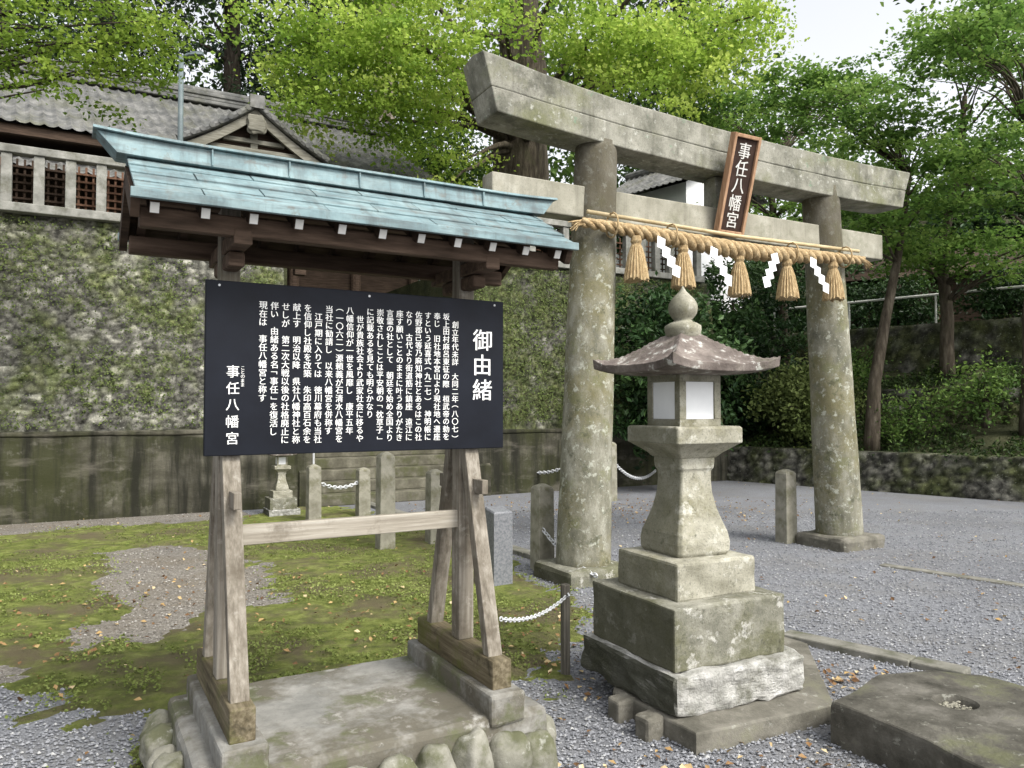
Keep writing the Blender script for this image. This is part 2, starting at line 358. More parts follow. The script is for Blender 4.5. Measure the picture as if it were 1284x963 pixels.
def clump_leaves(centers,per,rad,flatten=.45):
    Cn=np.array([tuple(c) for c in centers],float); m=len(Cn)
    k=np.repeat(np.arange(m),per)
    ang=rng.random(m)*6.28; el=np.stack([np.cos(ang),np.sin(ang),np.zeros(m)],1)
    g=rng.normal(size=(len(k),3))*np.array([.55,.55,flatten])*rad*.5*(.6+.8*rng.random(m))[k][:,None]
    s=(rng.random(len(k))*2-1)*rad*1.0
    g+=el[k]*s[:,None]; g[:,2]-=.22*(s/rad)**2*rad
    P=Cn[k]+g
    ct=rng.random(m)*.55
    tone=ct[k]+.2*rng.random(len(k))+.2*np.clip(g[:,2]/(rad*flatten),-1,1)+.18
    return P,tone
def ellip(n,c,r,shell=.45,zmin=None):
    out=[]
    while len(out)<n:
        d=Vector(rng.normal(size=3)).normalized()*(rng.random()**shell)
        p=Vector((c[0]+d.x*r[0],c[1]+d.y*r[1],c[2]+d.z*r[2]))
        if zmin is None or p.z>zmin: out.append(p)
    return out
def tree(name,label,cat,base,trunk,centers,limbs,leaf,bk,lsize,per,rad,flatten=.45,group=None,flat=.6,asp=.6,lk=.38,lstart=.25):
    root=thing(name,label,cat,base,0,group); b=Vector(base)
    mb=MB(); pts=[Vector(p[:3])-b for p in trunk]; rr=[p[3] for p in trunk]
    PP=[];RR=[]
    for i in range(len(pts)-1):
        for k in range(4):
            t=k/4; q=pts[i].lerp(pts[i+1],t)
            q=q+Vector((noise.noise(q*.8+b),noise.noise(q*.8+b+Vector((9,0,0))),0))*rr[i]*.35
            PP.append(q); RR.append(rr[i]*(1-t)+rr[i+1]*t)
    PP.append(pts[-1]); RR.append(rr[-1])
    mb.tube(PP,RR,12)
    mb.build('trunk',bk,root,smooth=True)
    cs=list(centers); random.shuffle(cs); cs=[Vector(c) for c in cs]
    for c in cs[:limbs]:
        c=c-b
        cand=[(abs((c.z-.35*(Vector((c.x,c.y,0))-Vector((p.x,p.y,0))).length)-p.z),i) for i,p in enumerate(PP) if i>len(PP)*lstart]
        i=min(cand)[1]; s=PP[i]; r0=RR[i]*lk
        d=(c-s)
        path=[]
        for k in range(7):
            t=k/6
            q=s+d*t+Vector((0,0,1))*d.length*.10*math.sin(math.pi*t)
            if 0<k<6: q+=Vector((noise.noise(q*.9),noise.noise(q*.9+Vector((5,5,5))),noise.noise(q*.7+Vector((1,8,2)))))*d.length*.07
            path.append(q)
        MB().tube(path,[max(r0*(1-.9*k/6),.008) for k in range(7)],6).build('limb',bk,root,smooth=True)
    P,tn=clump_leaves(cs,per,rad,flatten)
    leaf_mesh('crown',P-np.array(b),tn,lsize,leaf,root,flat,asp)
    return root

# ------------------------------------------------------------------ text
_glyph={}
def prepare_glyphs(chars,offs):
    chars=sorted(set(chars))
    def conv(off):
        objs={}
        for ch in chars:
            cu=bpy.data.curves.new('glyph','FONT'); cu.body=ch; cu.size=1; cu.resolution_u=3; cu.offset=off
            o=bpy.data.objects.new('glyph',cu); C.objects.link(o); objs[ch]=o
        bpy.context.view_layer.update()
        dg=bpy.context.evaluated_depsgraph_get(); res={}
        for ch,o in objs.items():
            me=bpy.data.meshes.new_from_object(o.evaluated_get(dg))
            vs=[v.co.copy() for v in me.vertices]; fs=[tuple(p.vertices) for p in me.polygons]
            bb=(min(v.x for v in vs),max(v.x for v in vs),min(v.y for v in vs),max(v.y for v in vs)) if vs else (0,0,0,0)
            res[ch]=(vs,fs,sum(p.area for p in me.polygons),bb); bpy.data.meshes.remove(me)
        for o in objs.values():
            cu=o.data; bpy.data.objects.remove(o); bpy.data.curves.remove(cu)
        return res
    runs=[conv(o) for o in offs]; base=runs[-1]
    for ch in chars:
        B=base[ch]
        for off,r in zip(offs,runs):
            q=r[ch]; grow=max(B[3][0]-q[3][0],q[3][1]-B[3][1],B[3][2]-q[3][2],q[3][3]-B[3][3])
            if q[2]>=B[2]*.99 and grow<=off*2.2+1e-4: break
        _glyph[ch]=(q[0],q[1],B[3])
COLS=["　創立年代未詳　大同二年︵八〇七︶","坂上田村麻呂東征の際　桓武帝の勅を","奉じ　旧社地本宮山より現社地へ遷座",
"すという延喜式︵九二七︶　神明帳に","佐野郡己等乃麻知神社とあるはこの社","なり　古代より街道筋に鎮座　遠江に",
"座す願いことのままに叶うありがたき","言霊の社として　朝廷を始め全国より","崇敬されしことは平安朝の﹁枕草子﹂",
"に記載あるを見ても明らかなり","　世が貴族社会より武家社会に移るや","八幡信仰が一世を風靡し　康平五年",
"︵一〇六二︶源頼義が石清水八幡宮を","当社に勧請し　以来八幡宮を併称す","　江戸期に入りては　徳川幕府も当社",
"を信仰し社殿を改築　朱印高百石余を","献上す　明治以降　県社八幡神社と称","せしが　第二次大戦以後の社格廃止に",
"伴い　由緒ある名﹁事任﹂を復活し","現在は　事任八幡宮と称す"]
prepare_glyphs("".join(COLS)+"御由緒事任八幡宮ことのまま",(0.0,))
_b=_glyph['御'][2]
GR=.97/max(_b[3]-_b[2],1e-3)
def stamp(mb,ch,M,size,fat=.010):
    """glyph (x right, y up) placed with M; thin stacked layers thicken only the vertical strokes, like a brush face"""
    if ch=='　' or ch not in _glyph: return
    vs,fs,(x0,x1,y0,y1)=_glyph[ch]
    if not vs: return
    cx,cy=(x0+x1)/2,(y0+y1)/2
    for k,dx in enumerate((-1,1,0)):
        mb.add([M@Vector(((v.x-cx)*size*GR+dx*fat*size,(v.y-cy)*size*GR,.0003*k)) for v in vs],fs)

# ------------------------------------------------------------------ world, sun, camera
w=bpy.data.worlds.new("World"); sc.world=w; w.use_nodes=True; nt=w.node_tree
bg=nt.nodes['Background']; sky=N(nt,'ShaderNodeTexSky'); sky.sky_type='NISHITA'; sky.sun_disc=False
SUN=Vector((.66,-.60,1.0)).normalized()
sky.sun_elevation=math.asin(SUN.z); sky.sun_rotation=math.atan2(SUN.x,SUN.y)
sky.air_density=1.0; sky.dust_density=4.0
hs=N(nt,'ShaderNodeHueSaturation'); hs.inputs['Saturation'].default_value=.16
nt.links.new(sky.outputs[0],hs.inputs['Color']); nt.links.new(hs.outputs[0],bg.inputs['Color'])
bg.inputs['Strength'].default_value=.34
sl=bpy.data.lights.new('sun','SUN'); sl.energy=2.9; sl.angle=R(14); sl.color=(1,.96,.88)
so=bpy.data.objects.new('sun',sl); C.objects.link(so); so.rotation_euler=SUN.to_track_quat('Z','Y').to_euler()
cam=bpy.data.cameras.new('camera'); co=bpy.data.objects.new('camera',cam); C.objects.link(co)
co.location=(0,0,H); co.rotation_euler=(math.pi/2+PITCH,0,0); cam.sensor_width=36; cam.lens=F/1284*36; cam.clip_end=1000
sc.camera=co
sc.view_settings.view_transform='Standard'; sc.view_settings.look='None'; sc.view_settings.exposure=0

# ------------------------------------------------------------------ ground
MB().prism([(-150,-60),(150,-60),(150,160),(-150,160)],-.3,0).build('ground',gravel)
setp(bpy.data.objects['ground'],'blue grey gravel forecourt under the stone gate','gravel ground',kind='structure')
def poly_sd(pts,X,Y):
    n=len(pts); D=np.full(X.shape,1e9); ins=np.zeros(X.shape,bool)
    for i in range(n):
        x1,y1=pts[i];x2,y2=pts[(i+1)%n]
        ex,ey=x2-x1,y2-y1; L=ex*ex+ey*ey+1e-12
        t=np.clip(((X-x1)*ex+(Y-y1)*ey)/L,0,1)
        D=np.minimum(D,np.hypot(X-x1-t*ex,Y-y1-t*ey))
        c=((y1>Y)!=(y2>Y))&(X<(x2-x1)*(Y-y1)/(y2-y1+1e-12)+x1); ins^=c
    return np.where(ins,D,-D)
def gpts(l): return [tuple(on_z(*p)[:2]) for p in l]
moss_poly=gpts([(-250,700),(0,672),(120,660),(290,652),(400,630),(455,640),(560,668),(640,697),(690,728),(748,765),(738,800),(700,850),(640,865),(560,905),(330,962),(180,962),(170,912),(70,912),(30,880),(0,850),(-250,830)])
bare_poly=gpts([(140,694),(230,682),(330,722),(350,755),(260,766),(190,806),(85,800),(165,766),(130,726)])
def moss_sd(X,Y):
    nz=np.array([noise.noise(Vector((x*1.8,y*1.8,3)))*.22+noise.noise(Vector((x*5,y*5,1)))*.20+noise.noise(Vector((x*13,y*13,1)))*.16 for x,y in zip(X.ravel(),Y.ravel())]).reshape(X.shape)
    return np.minimum(poly_sd(moss_poly,X,Y),-poly_sd(bare_poly,X,Y)+.05)+nz
xs=np.arange(-9.5,1.6,.05); ys=np.arange(2.3,12.5,.05); X,Y=np.meshgrid(xs,ys)
SD=moss_sd(X,Y)
Z=np.clip(SD/.34,-1,1)*.028-.004
Z+=np.array([noise.noise(Vector((x*3,y*3,7)))*.012+noise.noise(Vector((x*9,y*9,7)))*.010 for x,y in zip(X.ravel(),Y.ravel())]).reshape(X.shape)
nx=len(xs); ny=len(ys); fs=[]
keep=Z>-.012
for j in range(ny-1):
    for i in range(nx-1):
        if keep[j,i] or keep[j,i+1] or keep[j+1,i] or keep[j+1,i+1]:
            a=j*nx+i; fs.append((a,a+1,a+1+nx,a+nx))
mb=MB(); mb.v=[(float(x),float(y),float(z)) for x,y,z in zip(X.ravel(),Y.ravel(),Z.ravel())]; mb.f=fs
setp(mb.build('lawn',moss_mat,smooth=True),'patchy moss lawn around the notice board','lawn',kind='structure')
dp=gpts([(-250,690),(0,650),(140,640),(300,640),(420,690),(440,760),(330,800),(150,870),(-250,840)])
mb=MB(); mb.add([(x,y,.004) for x,y in dp],[tuple(range(len(dp)))])
setp(mb.build('dirt',dirt_gravel),'bare gravelly earth showing through the moss','earth',kind='structure')
Q=rng.random((320000,2))*np.array([9.5,8.0])+np.array([-8.0,2.4])
wgt=rng.random(len(Q))<np.clip((3.6/Q[:,1])**1.5,.08,1); Q=Q[wgt]
sd=moss_sd(Q[:,0],Q[:,1])
pat=np.array([noise.noise(Vector((x*1.1,y*1.1,11)))+.6*noise.noise(Vector((x*4,y*4,2))) for x,y in Q])
edge=rng.random(len(Q))
k=(sd>np.where(edge<.12,-.3*rng.random(len(Q)),.1*rng.random(len(Q))))&(pat>-.18+.36*rng.random(len(Q)))
Q=Q[k]; pat=pat[k]; sd=sd[k]
P=np.column_stack([Q,np.clip(sd/.34,0,1)*.028+.002+.020*rng.random(len(Q))])
o=leaf_mesh('ground_cover',P,.42+.5*pat+.45*(rng.random(len(Q))-.5),.019,moss_leaf,None,.9,.8)
setp(o,'low clover and moss leaves covering the lawn','ground cover',kind='stuff')
M_=95000
yy=2.5*np.exp(rng.random(M_)*math.log(12/2.5)); xx=(rng.random(M_)*1.5-.75)*yy
sd=moss_sd(xx,yy); dd=poly_sd(dp,xx,yy)
def pebbles(name,label,mask,mat):
    x,y=xx[mask],yy[mask]; n=len(x)
    s=(.0045+.0075*rng.random(n)**2)*(1+.02*y)
    base=np.array([(1,0,0),(0,1,0),(-1,0,0),(0,-1,0),(0,0,.7),(0,0,-.7)])
    ang=rng.random(n)*6.28; ca,sa=np.cos(ang),np.sin(ang)
    V=base[None]*(.7+.6*rng.random((n,6,1)))*s[:,None,None]
    V=np.stack([V[...,0]*ca[:,None]-V[...,1]*sa[:,None],(V[...,0]*sa[:,None]+V[...,1]*ca[:,None])*.8,V[...,2]],-1)
    V+=np.stack([x,y,s*.35+.004],-1)[:,None]
    fc=np.array([(0,1,4),(1,2,4),(2,3,4),(3,0,4),(1,0,5),(2,1,5),(3,2,5),(0,3,5)])
    FF=(fc[None]+6*np.arange(n)[:,None,None]).reshape(-1,3)
    me=bpy.data.meshes.new(name); me.from_pydata(V.reshape(-1,3).tolist(),[],FF.tolist()); me.update()
    a=me.attributes.new('tone','FLOAT','POINT'); a.data.foreach_set('value',np.repeat(rng.random(n)**1.1,6).astype(np.float32))
    me.materials.append(mat); o=bpy.data.objects.new(name,me); C.objects.link(o)
    setp(o,label,'gravel',kind='stuff')
pebbles('pebbles','loose grey pebbles of the gravel forecourt',(sd<.03)&(dd<0),pebble_mat)
pebbles('earth_pebbles','brown grey pebbles on the bare earth in the lawn',(sd<.08)&(dd>=0)&(rng.random(M_)<.7),dirt_pebble_mat)
n=2200
lx=[];ly=[]
yy2=2.5*np.exp(rng.random(n)*math.log(17/2.5)); xx2=(rng.random(n)*1.4-.7)*yy2
cl=np.array([noise.noise(Vector((x*.7,y*.7,21))) for x,y in zip(xx2,yy2)])
k=cl+.5*(rng.random(n)-.5)>.02
lx.append(xx2[k]); ly.append(yy2[k])
for cnt,sx_,sy_,mx_,my_ in((170,.5,.22,.7,3.25),(1000,1.7,.8,2.0,12.3),(130,.35,.12,1.75,4.6),(220,.6,.5,-.1,5.4),(260,1.0,.9,-3.0,6.3)):
    e_=rng.normal(size=(cnt,2))*np.array([sx_,sy_])+np.array([mx_,my_]); lx.append(e_[:,0]); ly.append(e_[:,1])
xx2=np.concatenate(lx); yy2=np.concatenate(ly)
sd2=moss_sd(xx2,yy2); zz=np.where(sd2>0,.043,.016)
o=leaf_mesh('fallen_leaves',np.column_stack([xx2,yy2,zz]),rng.random(len(xx2))**1.2,.036,litter_leaf,None,1.4,.7)
setp(o,'brown and yellow fallen leaves scattered over ground','fallen leaves',kind='stuff')
def kerb(name,label,a,b,wid,h,seg,mat):
    a=Vector((a.x,a.y,0)); b=Vector((b.x,b.y,0)); d=b-a; L=d.length; d.normalize(); p=Vector((-d.y,d.x,0))
    mb=MB(); t=0
    while t<L:
        l=min(seg*(.8+.4*random.random()),L-t)
        e=random.uniform(-.008,.008); hh=h+random.uniform(-.008,.008)
        q=[a+d*t+p*(e-wid/2),a+d*(t+l-.006)+p*(e-wid/2),a+d*(t+l-.006)+p*(e+wid/2),a+d*t+p*(e+wid/2)]
        mb.prism([(v.x,v.y) for v in q],-.1,hh); t+=l
    return setp(mb.build(name,mat,bevel=.01),label,'kerb',kind='structure')
kerb('kerb','low stone kerb between lawn and gravel forecourt',on_z(412,617),on_z(975,797),.16,.05,.9,kerb_mat)
kerb('kerb','stone kerb to the right of the large stone lantern',on_z(985,800),on_z(1215,850),.15,.05,.8,kerb_mat)
kerb('kerb','flush stone strip across the gravel at right',on_z(1105,709),on_z(1500,768),.12,.012,1.4,kerb_mat)

# ------------------------------------------------------------------ notice board
AS=R(29.7)
S0=at(255,572,3.07); S0=Vector((S0.x,S0.y,0))
sign=thing('notice_board','roofed notice board with black text panel on timber legs','notice board',S0,AS)
BW,BZ0,BZ1=1.35,1.407,2.11
bd=MB().box((BW/2,0,(BZ0+BZ1)/2),(BW,.03,BZ1-BZ0)).build('panel',board_mat,sign,bevel=.003)
for u in(.05,BW/2,BW-.05):
    MB().tube([(u,-.014,BZ1-.02),(u,-.019,BZ1-.02)],.005,10).build('screw',metal,bd)
UL,UR=.105,1.19
Mx=Matrix(((1,0,0),(0,0,-1),(0,1,0)))
def place(u,z,yv=-.0175):
    return Matrix.Translation((u,yv,z))@Mx.to_4x4()
pitch=.0346
for i,col in enumerate(COLS):
    u=.809*BW-i*(.645*BW/19); tb=MB()
    for j,ch in enumerate(col+'　'):
        if ch=='　':
            if tb.v: tb.build('text_column',text_mat,bd); tb=MB()
            continue
        stamp(tb,ch,place(u,BZ1-.090-j*pitch),.0330,.011)
for j,ch in enumerate("御由緒"):
    tb=MB(); stamp(tb,ch,place(.9146*BW,BZ1-.19-j*.118),.102,.011); tb.build('title_character',text_mat,bd)
for j,ch in enumerate("事任八幡宮"):
    tb=MB(); stamp(tb,ch,place(.078*BW,BZ1-.365-j*.067),.051,.008); tb.build('name_character',text_mat,bd)
tb=MB()
for j,ch in enumerate("ことのまま"): stamp(tb,ch,place(.078*BW+.038,BZ1-.350-j*.017),.017)
tb.build('reading_aid',text_mat,bd)
SZ0,SZ1=.37,.50
PV=.10
for u in (UL,UR):
    MB().box((u,PV,(SZ1+2.5)/2),(.078,.085,2.5-SZ1)).build('post',old_wood,sign,bevel=.005)
    MB().box((u,.125,(SZ0+SZ1)/2),(.095,.84,SZ1-SZ0)).build('sill',sill_wood,sign,bevel=.008)
    def bar(name,a,b,w_,d_,mat):
        a=Vector(a);b=Vector(b);t=(b-a).normalized(); y=Vector((0,1,0)); n_=(y-t*y.dot(t)).normalized(); x=Vector((1,0,0))
        mb=MB(); mb.loft([[p+x*sx*w_/2+n_*sy*d_/2 for sx,sy in((-1,-1),(1,-1),(1,1),(-1,1))] for p in(a,b)])
        return mb.build(name,mat,sign,bevel=.004)
    bar('brace',(u+.002,.046,1.43),(u+.002,-.205,SZ1-.01),.07,.055,old_wood)
    bar('brace',(u-.002,.185,1.43),(u-.002,.42,SZ1-.01),.07,.055,old_wood)
    MB().box((u+.004,.11,1.235),(.03,.47,.065)).build('tie',old_wood,sign,bevel=.003)
    MB().box((u,PV,2.255),(.07,.62,.06)).build('bracket_arm',eave_wood,sign,bevel=.006)
    MB().box((u,PV,2.19),(.066,.36,.06)).build('bracket_arm',eave_wood,sign,bevel=.012)
MB().box(((UL+UR)/2,PV-.005,1.07),(UR-UL+.02,.04,.082)).build('crossbeam',old_wood_x,sign,bevel=.004)
ER,RZ,EZ=.40,2.57,2.352
u0,u1=-.285,1.575
slope=math.atan2(RZ-EZ,ER); sl_len=math.hypot(RZ-EZ,ER)
roof=MB()
for sgn in(-1,1):
    Mr=Matrix.Rotation(-sgn*slope,3,'X')
    nC=4
    for i in range(nC):
        tm=(i+.5)/nC
        lift=.010+.009*(nC-1-i)/nC
        Mt=Matrix.Rotation(-sgn*(slope-.045),3,'X')
        x=u0+.002*i; k=0
        while x<u1-.01-.002*i:
            l=min(.46*(.5 if (k==0 and i%2) else 1),u1-.002*i-x)
            c=Vector((x+l/2,PV+sgn*ER*tm,RZ-(RZ-EZ)*tm+random.uniform(-.002,.002)))
            roof.box(c+Mr@Vector((0,0,lift)),(l-.004,sl_len/nC+.03,.012),Mt); x+=l; k+=1
    roof.box((((u0+u1)/2),PV+sgn*(ER+.012),EZ-.004),(u1-u0+.012,.022,.034))
roof_o=roof.build('roof',copper_mat,sign,bevel=.002)
deck=MB()
for sgn in(-1,1):
    Mr=Matrix.Rotation(-sgn*slope,3,'X')
    deck.box(Vector(((u0+u1)/2,PV+sgn*ER*.5,RZ-(RZ-EZ)*.5))+Mr@Vector((0,0,-.014)),(u1-u0-.03,sl_len-.01,.02),Mr)
    for u in(u0+.012,u1-.012):
        deck.box(Vector((u,PV+sgn*ER*.5,RZ-(RZ-EZ)*.5))+Mr@Vector((0,0,-.055)),(.03,sl_len-.02,.075),Mr)
deck.build('roof_deck',dark_wood,roof_o)
for v_ in(-.18,.38,.10):
    zz_=RZ-(RZ-EZ)*abs(v_-PV)/ER-.125 if v_!=.10 else RZ-.12
    MB().box(((u0+u1)/2,v_,zz_),(u1-u0-.06,.055,.075)).build('purlin',eave_wood,sign,bevel=.006)
for sgn in(-1,1):
    for i in range(11):
        u=u0+.075+i*(u1-u0-.15)/10
        Mr=Matrix.Rotation(-sgn*slope,3,'X')
        c=Vector((u,PV+sgn*ER*.49,RZ-(RZ-EZ)*.49))+Mr@Vector((0,0,-.051))
        r_=MB().box(c,(.034,sl_len-.02,.05),Mr).build('rafter',dark_wood,sign)
        e=c+Mr@Vector((0,sgn*(sl_len/2-.008),0))
        MB().box(e,(.030,.006,.038),Mr).build('end_cap',white_paint,r_)
rb=MB(); rings=[]; rings2=[]
uc=(u0+u1)/2; hl=(u1-u0)/2+.035
for t in [-1,-.985,-.97,-.94,-.9,-.8,-.65,-.45,-.2,0,.2,.45,.65,.8,.9,.94,.97,.985,1]:
    e=.012*abs(t)**10; x=uc+hl*t; z0=RZ+.006+e*.3; z1=RZ+.078+e; sg=1 if t>0 else -1
    end=sg*abs(t)**14*.07
    rings.append([(x,PV-.07,z0),(x,PV+.07,z0),(x+end,PV+.055,z1),(x+end,PV-.055,z1)])
    x2=x+sg*abs(t)**14*.082; z=RZ+.080+e
    rings2.append([(x2,PV-.075,z),(x2,PV+.075,z),(x2,PV+.07,z+.012),(x2,PV,z+.018),(x2,PV-.07,z+.012)])
rb.loft(rings); rb.loft(rings2)
for k in range(1,6):
    x=u0+(u1-u0)*k/6; rb.box((x,PV,RZ+.042),(.007,.150,.066))
rb.build('ridge_cap',copper_mat,roof_o,bevel=.002)

pl=thing('sign_plinth','low concrete plinth edged with round cobbles under the notice board','plinth',S0,AS)
stone_block('slab',(1.46,.98,.32),(.675,.15,.12),concrete,pl,amp=.010,bev=.03,cuts=10,seed=2)
for u in(UL,UR):
    stone_block('rib',(.17,.95,.13),(u,.12,.31),concrete,pl,amp=.007,bev=.014,cuts=6,seed=3+u)
bl=[(-.03,-.36),(.16,-.365),(.33,-.37),(.50,-.365),(.67,-.37),(.84,-.365),(1.01,-.37),(1.18,-.365),(1.33,-.35),(1.43,-.20),(1.44,-.02),(1.43,.17),(1.44,.36),(1.42,.55),(-.08,.62),(-.09,.43),(-.10,.24),(-.09,.06),(-.09,-.12),(-.08,-.28)]
for i,(u,v) in enumerate(bl):
    side=abs(u-.675)>.71
    k_=random.uniform(.86,1.1)
    r=(.092*k_,.085,.135*random.uniform(.88,1.12))
    if side: r=(r[1],r[0],r[2]*.9)
    blob('cobble',(u,v,.095+random.uniform(-.02,.025)),r,boulder_mat,pl,seed=i+1,rz=random.uniform(-.3,.3),sq=.88,amp=.22)

# ------------------------------------------------------------------ torii
AT=R(28.7); T0=at(733,722,7.32); T0=Vector((T0.x,T0.y,0))
tor=thing('torii_gate','tall weathered granite gate with two round pillars and long top beam','gate',T0,AT)
for (ub,ut,sd_) in((-.02,.15,1),(3.56,3.30,2)):
    rings=[]
    for k in range(41):
        t=k/40; z=.08+t*(4.13-.08); x=ub+(ut-ub)*t; r=.258-.055*t
        ring=[]
        for j in range(36):
            q=2*math.pi*j/36
            rr=r*(1+.03*noise.noise(Vector((math.cos(q)*2,math.sin(q)*2,z*1.5+sd_*9)))+.012*noise.noise(Vector((math.cos(q)*6,math.sin(q)*6,z*6+sd_*9))))
            ring.append(Vector((x+rr*math.cos(q),rr*math.sin(q),z)))
        rings.append(ring)
    MB().loft(rings).build('pillar',pillar_mat,tor,smooth=True)
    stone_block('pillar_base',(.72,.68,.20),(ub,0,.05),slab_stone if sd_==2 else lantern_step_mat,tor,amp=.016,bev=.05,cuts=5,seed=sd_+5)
ucT=1.745
def beam(name,L,zb,zt,wb,wt,rise,slant,mat,ridge=0,par=2.2,seed=0,left=0):
    rings=[]
    for k in range(61):
        t=-1+2*k/60; e=rise*abs(t)**par-.075*t; s_=1 if t>0 else -1
        x=ucT+L*t; en=slant*abs(t)**30*s_; zl=zt+left*max(0,-t)**4
        n1=.012*noise.noise(Vector((x*1.7,seed,0))); n2=.012*noise.noise(Vector((x*1.9,seed,5)))
        ring=[(x,-wb/2+n1,zb+e),(x,wb/2+n2,zb+e),(x+en,wt/2+n2,zl+e)]
        if ridge: ring.append((x+en,0,zl+ridge+e+n1))
        ring.append((x+en,-wt/2+n1,zl+e+n2*.6)); rings.append(ring)
    return MB().loft(rings).build(name,mat,tor,bevel=.012)
beam('lower_lintel',2.78,4.02,4.235,.40,.405,.08,.055,granite_beam,seed=1)
beam('top_beam',2.838,4.236,4.465,.408,.42,.08,.085,granite_beam,.04,seed=1,left=.06)
MB().box((1.62,0,3.53),(5.30,.20,.30)).build('tie_beam',granite_nuki,tor,bevel=.012)
MB().box((1.745,0,3.846),(.30,.18,.336)).build('centre_strut',granite_beam,tor,bevel=.008)
pq=thing('name_plaque','framed dark wooden plaque with five white characters hung on the gate','plaque',T0,AT)
ph=.96; tilt=math.atan2(.26,.94)
Mp=Matrix.Translation((1.70,-.16,3.42))@Matrix.Rotation(tilt,4,'X')
def pbox(mb,c,d): 
    mb.box(Mp@Vector(c),d,Mp.to_3x3()); return mb
pbox(MB(),(0,0,ph/2),(.33,.04,ph)).build('field',plaque_wood,pq)
fr=MB()
for sx in(-1,1): pbox(fr,(sx*.165,-.008,ph/2),(.035,.075,ph+.04))
for z in(0,ph): pbox(fr,(0,-.010,z),(.294,.070,.036))
fr.build('frame',plaque_frame,pq,bevel=.006)
for j,ch in enumerate("事任八幡宮"):
    tb=MB(); stamp(tb,ch,Mp@place(0,ph-.14-j*.172,-.0225),.165,.012); tb.build('character',plaque_text,pq)
rp=thing('straw_rope','thick twisted straw rope with tassels and white paper strips hung across the gate','rope',T0,AT)
RV=-.32; RX0,RXL=-.24,3.86
def rope_pt(t):
    x=RX0+t*RXL; s_=t*2-1
    z=3.27-.055*(1-s_*s_)+.012*math.sin(t*9)
    return Vector((x,RV,z))
def rope_x(x): return rope_pt((x-RX0)/RXL)
for st in range(3):
    path=[];rad=[]
    for k in range(261):
        t=k/260; a=t*2*math.pi*12+st*2.094
        m=.50+.50*math.sin(math.pi*min(max(t,0),1))
        c=rope_pt(t); path.append(c+Vector((0,math.cos(a),math.sin(a)))*.045*m); rad.append(.049*m*(1+.06*noise.noise(Vector((t*60,st,0)))))
    MB().tube(path,rad,8).build('strand',straw_rope,rp,smooth=True)
mb=MB()
for k in range(260):
    t=random.random(); c=rope_pt(t); a=random.uniform(0,6.28); m=.088*(.50+.50*math.sin(math.pi*t))
    p=c+Vector((0,math.cos(a),math.sin(a)))*m*.9
    mb.tube([p,p+Vector((random.uniform(-.05,.05),math.cos(a)*.012,math.sin(a)*.012))],[.003,.0015],3)
setp(mb.build('loose_straw',straw,rp),kind='stuff')
for e,sx in((0,-1),(1,1)):
    mb=MB(); c=rope_pt(e)
    for k in range(22):
        d=Vector((sx*random.uniform(.05,.13),random.uniform(-.025,.025),random.uniform(-.07,.01)))
        mb.tube([c+Vector((-sx*.03,random.uniform(-.022,.022),random.uniform(-.022,.022))),c+d*.6,c+d*1.1+Vector((0,0,-.015))],[.011,.008,.003],4)
    mb.build('frayed_end',straw,rp)
MB().tube([(-.14,RV+.05,3.39),(1.7,RV+.04,3.36),(3.60,RV+.05,3.39)],.02,10).build('bamboo_pole',bamboo,rp,smooth=True)
for x in(.1,.80,2.45,3.30):
    mb=MB(); c=rope_x(x); r=.095
    mb.tube([c+Vector((0,math.cos(a)*r,math.sin(a)*(r+.02)+.02)) for a in [2*math.pi*k/14 for k in range(15)]],.009,5)
    mb.build('binding_cord',straw,rp)
def tassel(x,sd_):
    c=rope_x(x)+Vector((0,-.02,-.05))
    mb=MB(); rings=[]
    n=44
    for z,r in((0,.04),(-.05,.05),(-.075,.040),(-.10,.052),(-.18,.075),(-.28,.094),(-.37,.108),(-.41,.112)):
        ring=[]
        for q in range(n):
            a=2*math.pi*q/n
            rr=r*(1+(.07 if q%2 else -.05)+.06*noise.noise(Vector((math.cos(a)*3,math.sin(a)*3,sd_*5))))
            zz_=z+(random.uniform(-.022,.012) if z<-.40 else 0)
            ring.append(c+Vector((rr*math.cos(a),rr*math.sin(a),zz_)))
        rings.append(ring)
    mb.loft(rings)
    for k in range(36):
        a=random.uniform(0,6.28); r=random.uniform(.07,.112)
        mb.tube([c+Vector((.05*math.cos(a),.05*math.sin(a),-.12)),c+Vector((r*math.cos(a),r*math.sin(a),-.425+random.uniform(-.02,.03)))],[.005,.003],4)
    mb.build('tassel',straw,rp)
for i,px in enumerate((.36,.93,1.67,2.36,3.08)): tassel(px,i)
def shide(x,sg):
    c=rope_x(x)+Vector((0,-.11,-.03))
    mb=MB(); w_=.092; h=.108; xo=-w_/2-.06*sg; z=0
    for k in range(4):
        y0=-.010*k; lean=-.02*sg
        p=[(xo,z),(xo+w_,z-.026*sg),(xo+w_+lean,z-h-.026*sg),(xo+lean,z-h)]
        mb.add([c+Vector((a,y0-(.012 if b<z-.05 else 0),b)) for a,b in p],[(0,1,2,3)])
        xo+=.052*sg; z-=.085
    mb.build('paper_strip',paper,rp)
for i,px in enumerate((.65,1.31,2.01,2.72)): shide(px,-1 if i==2 else 1)

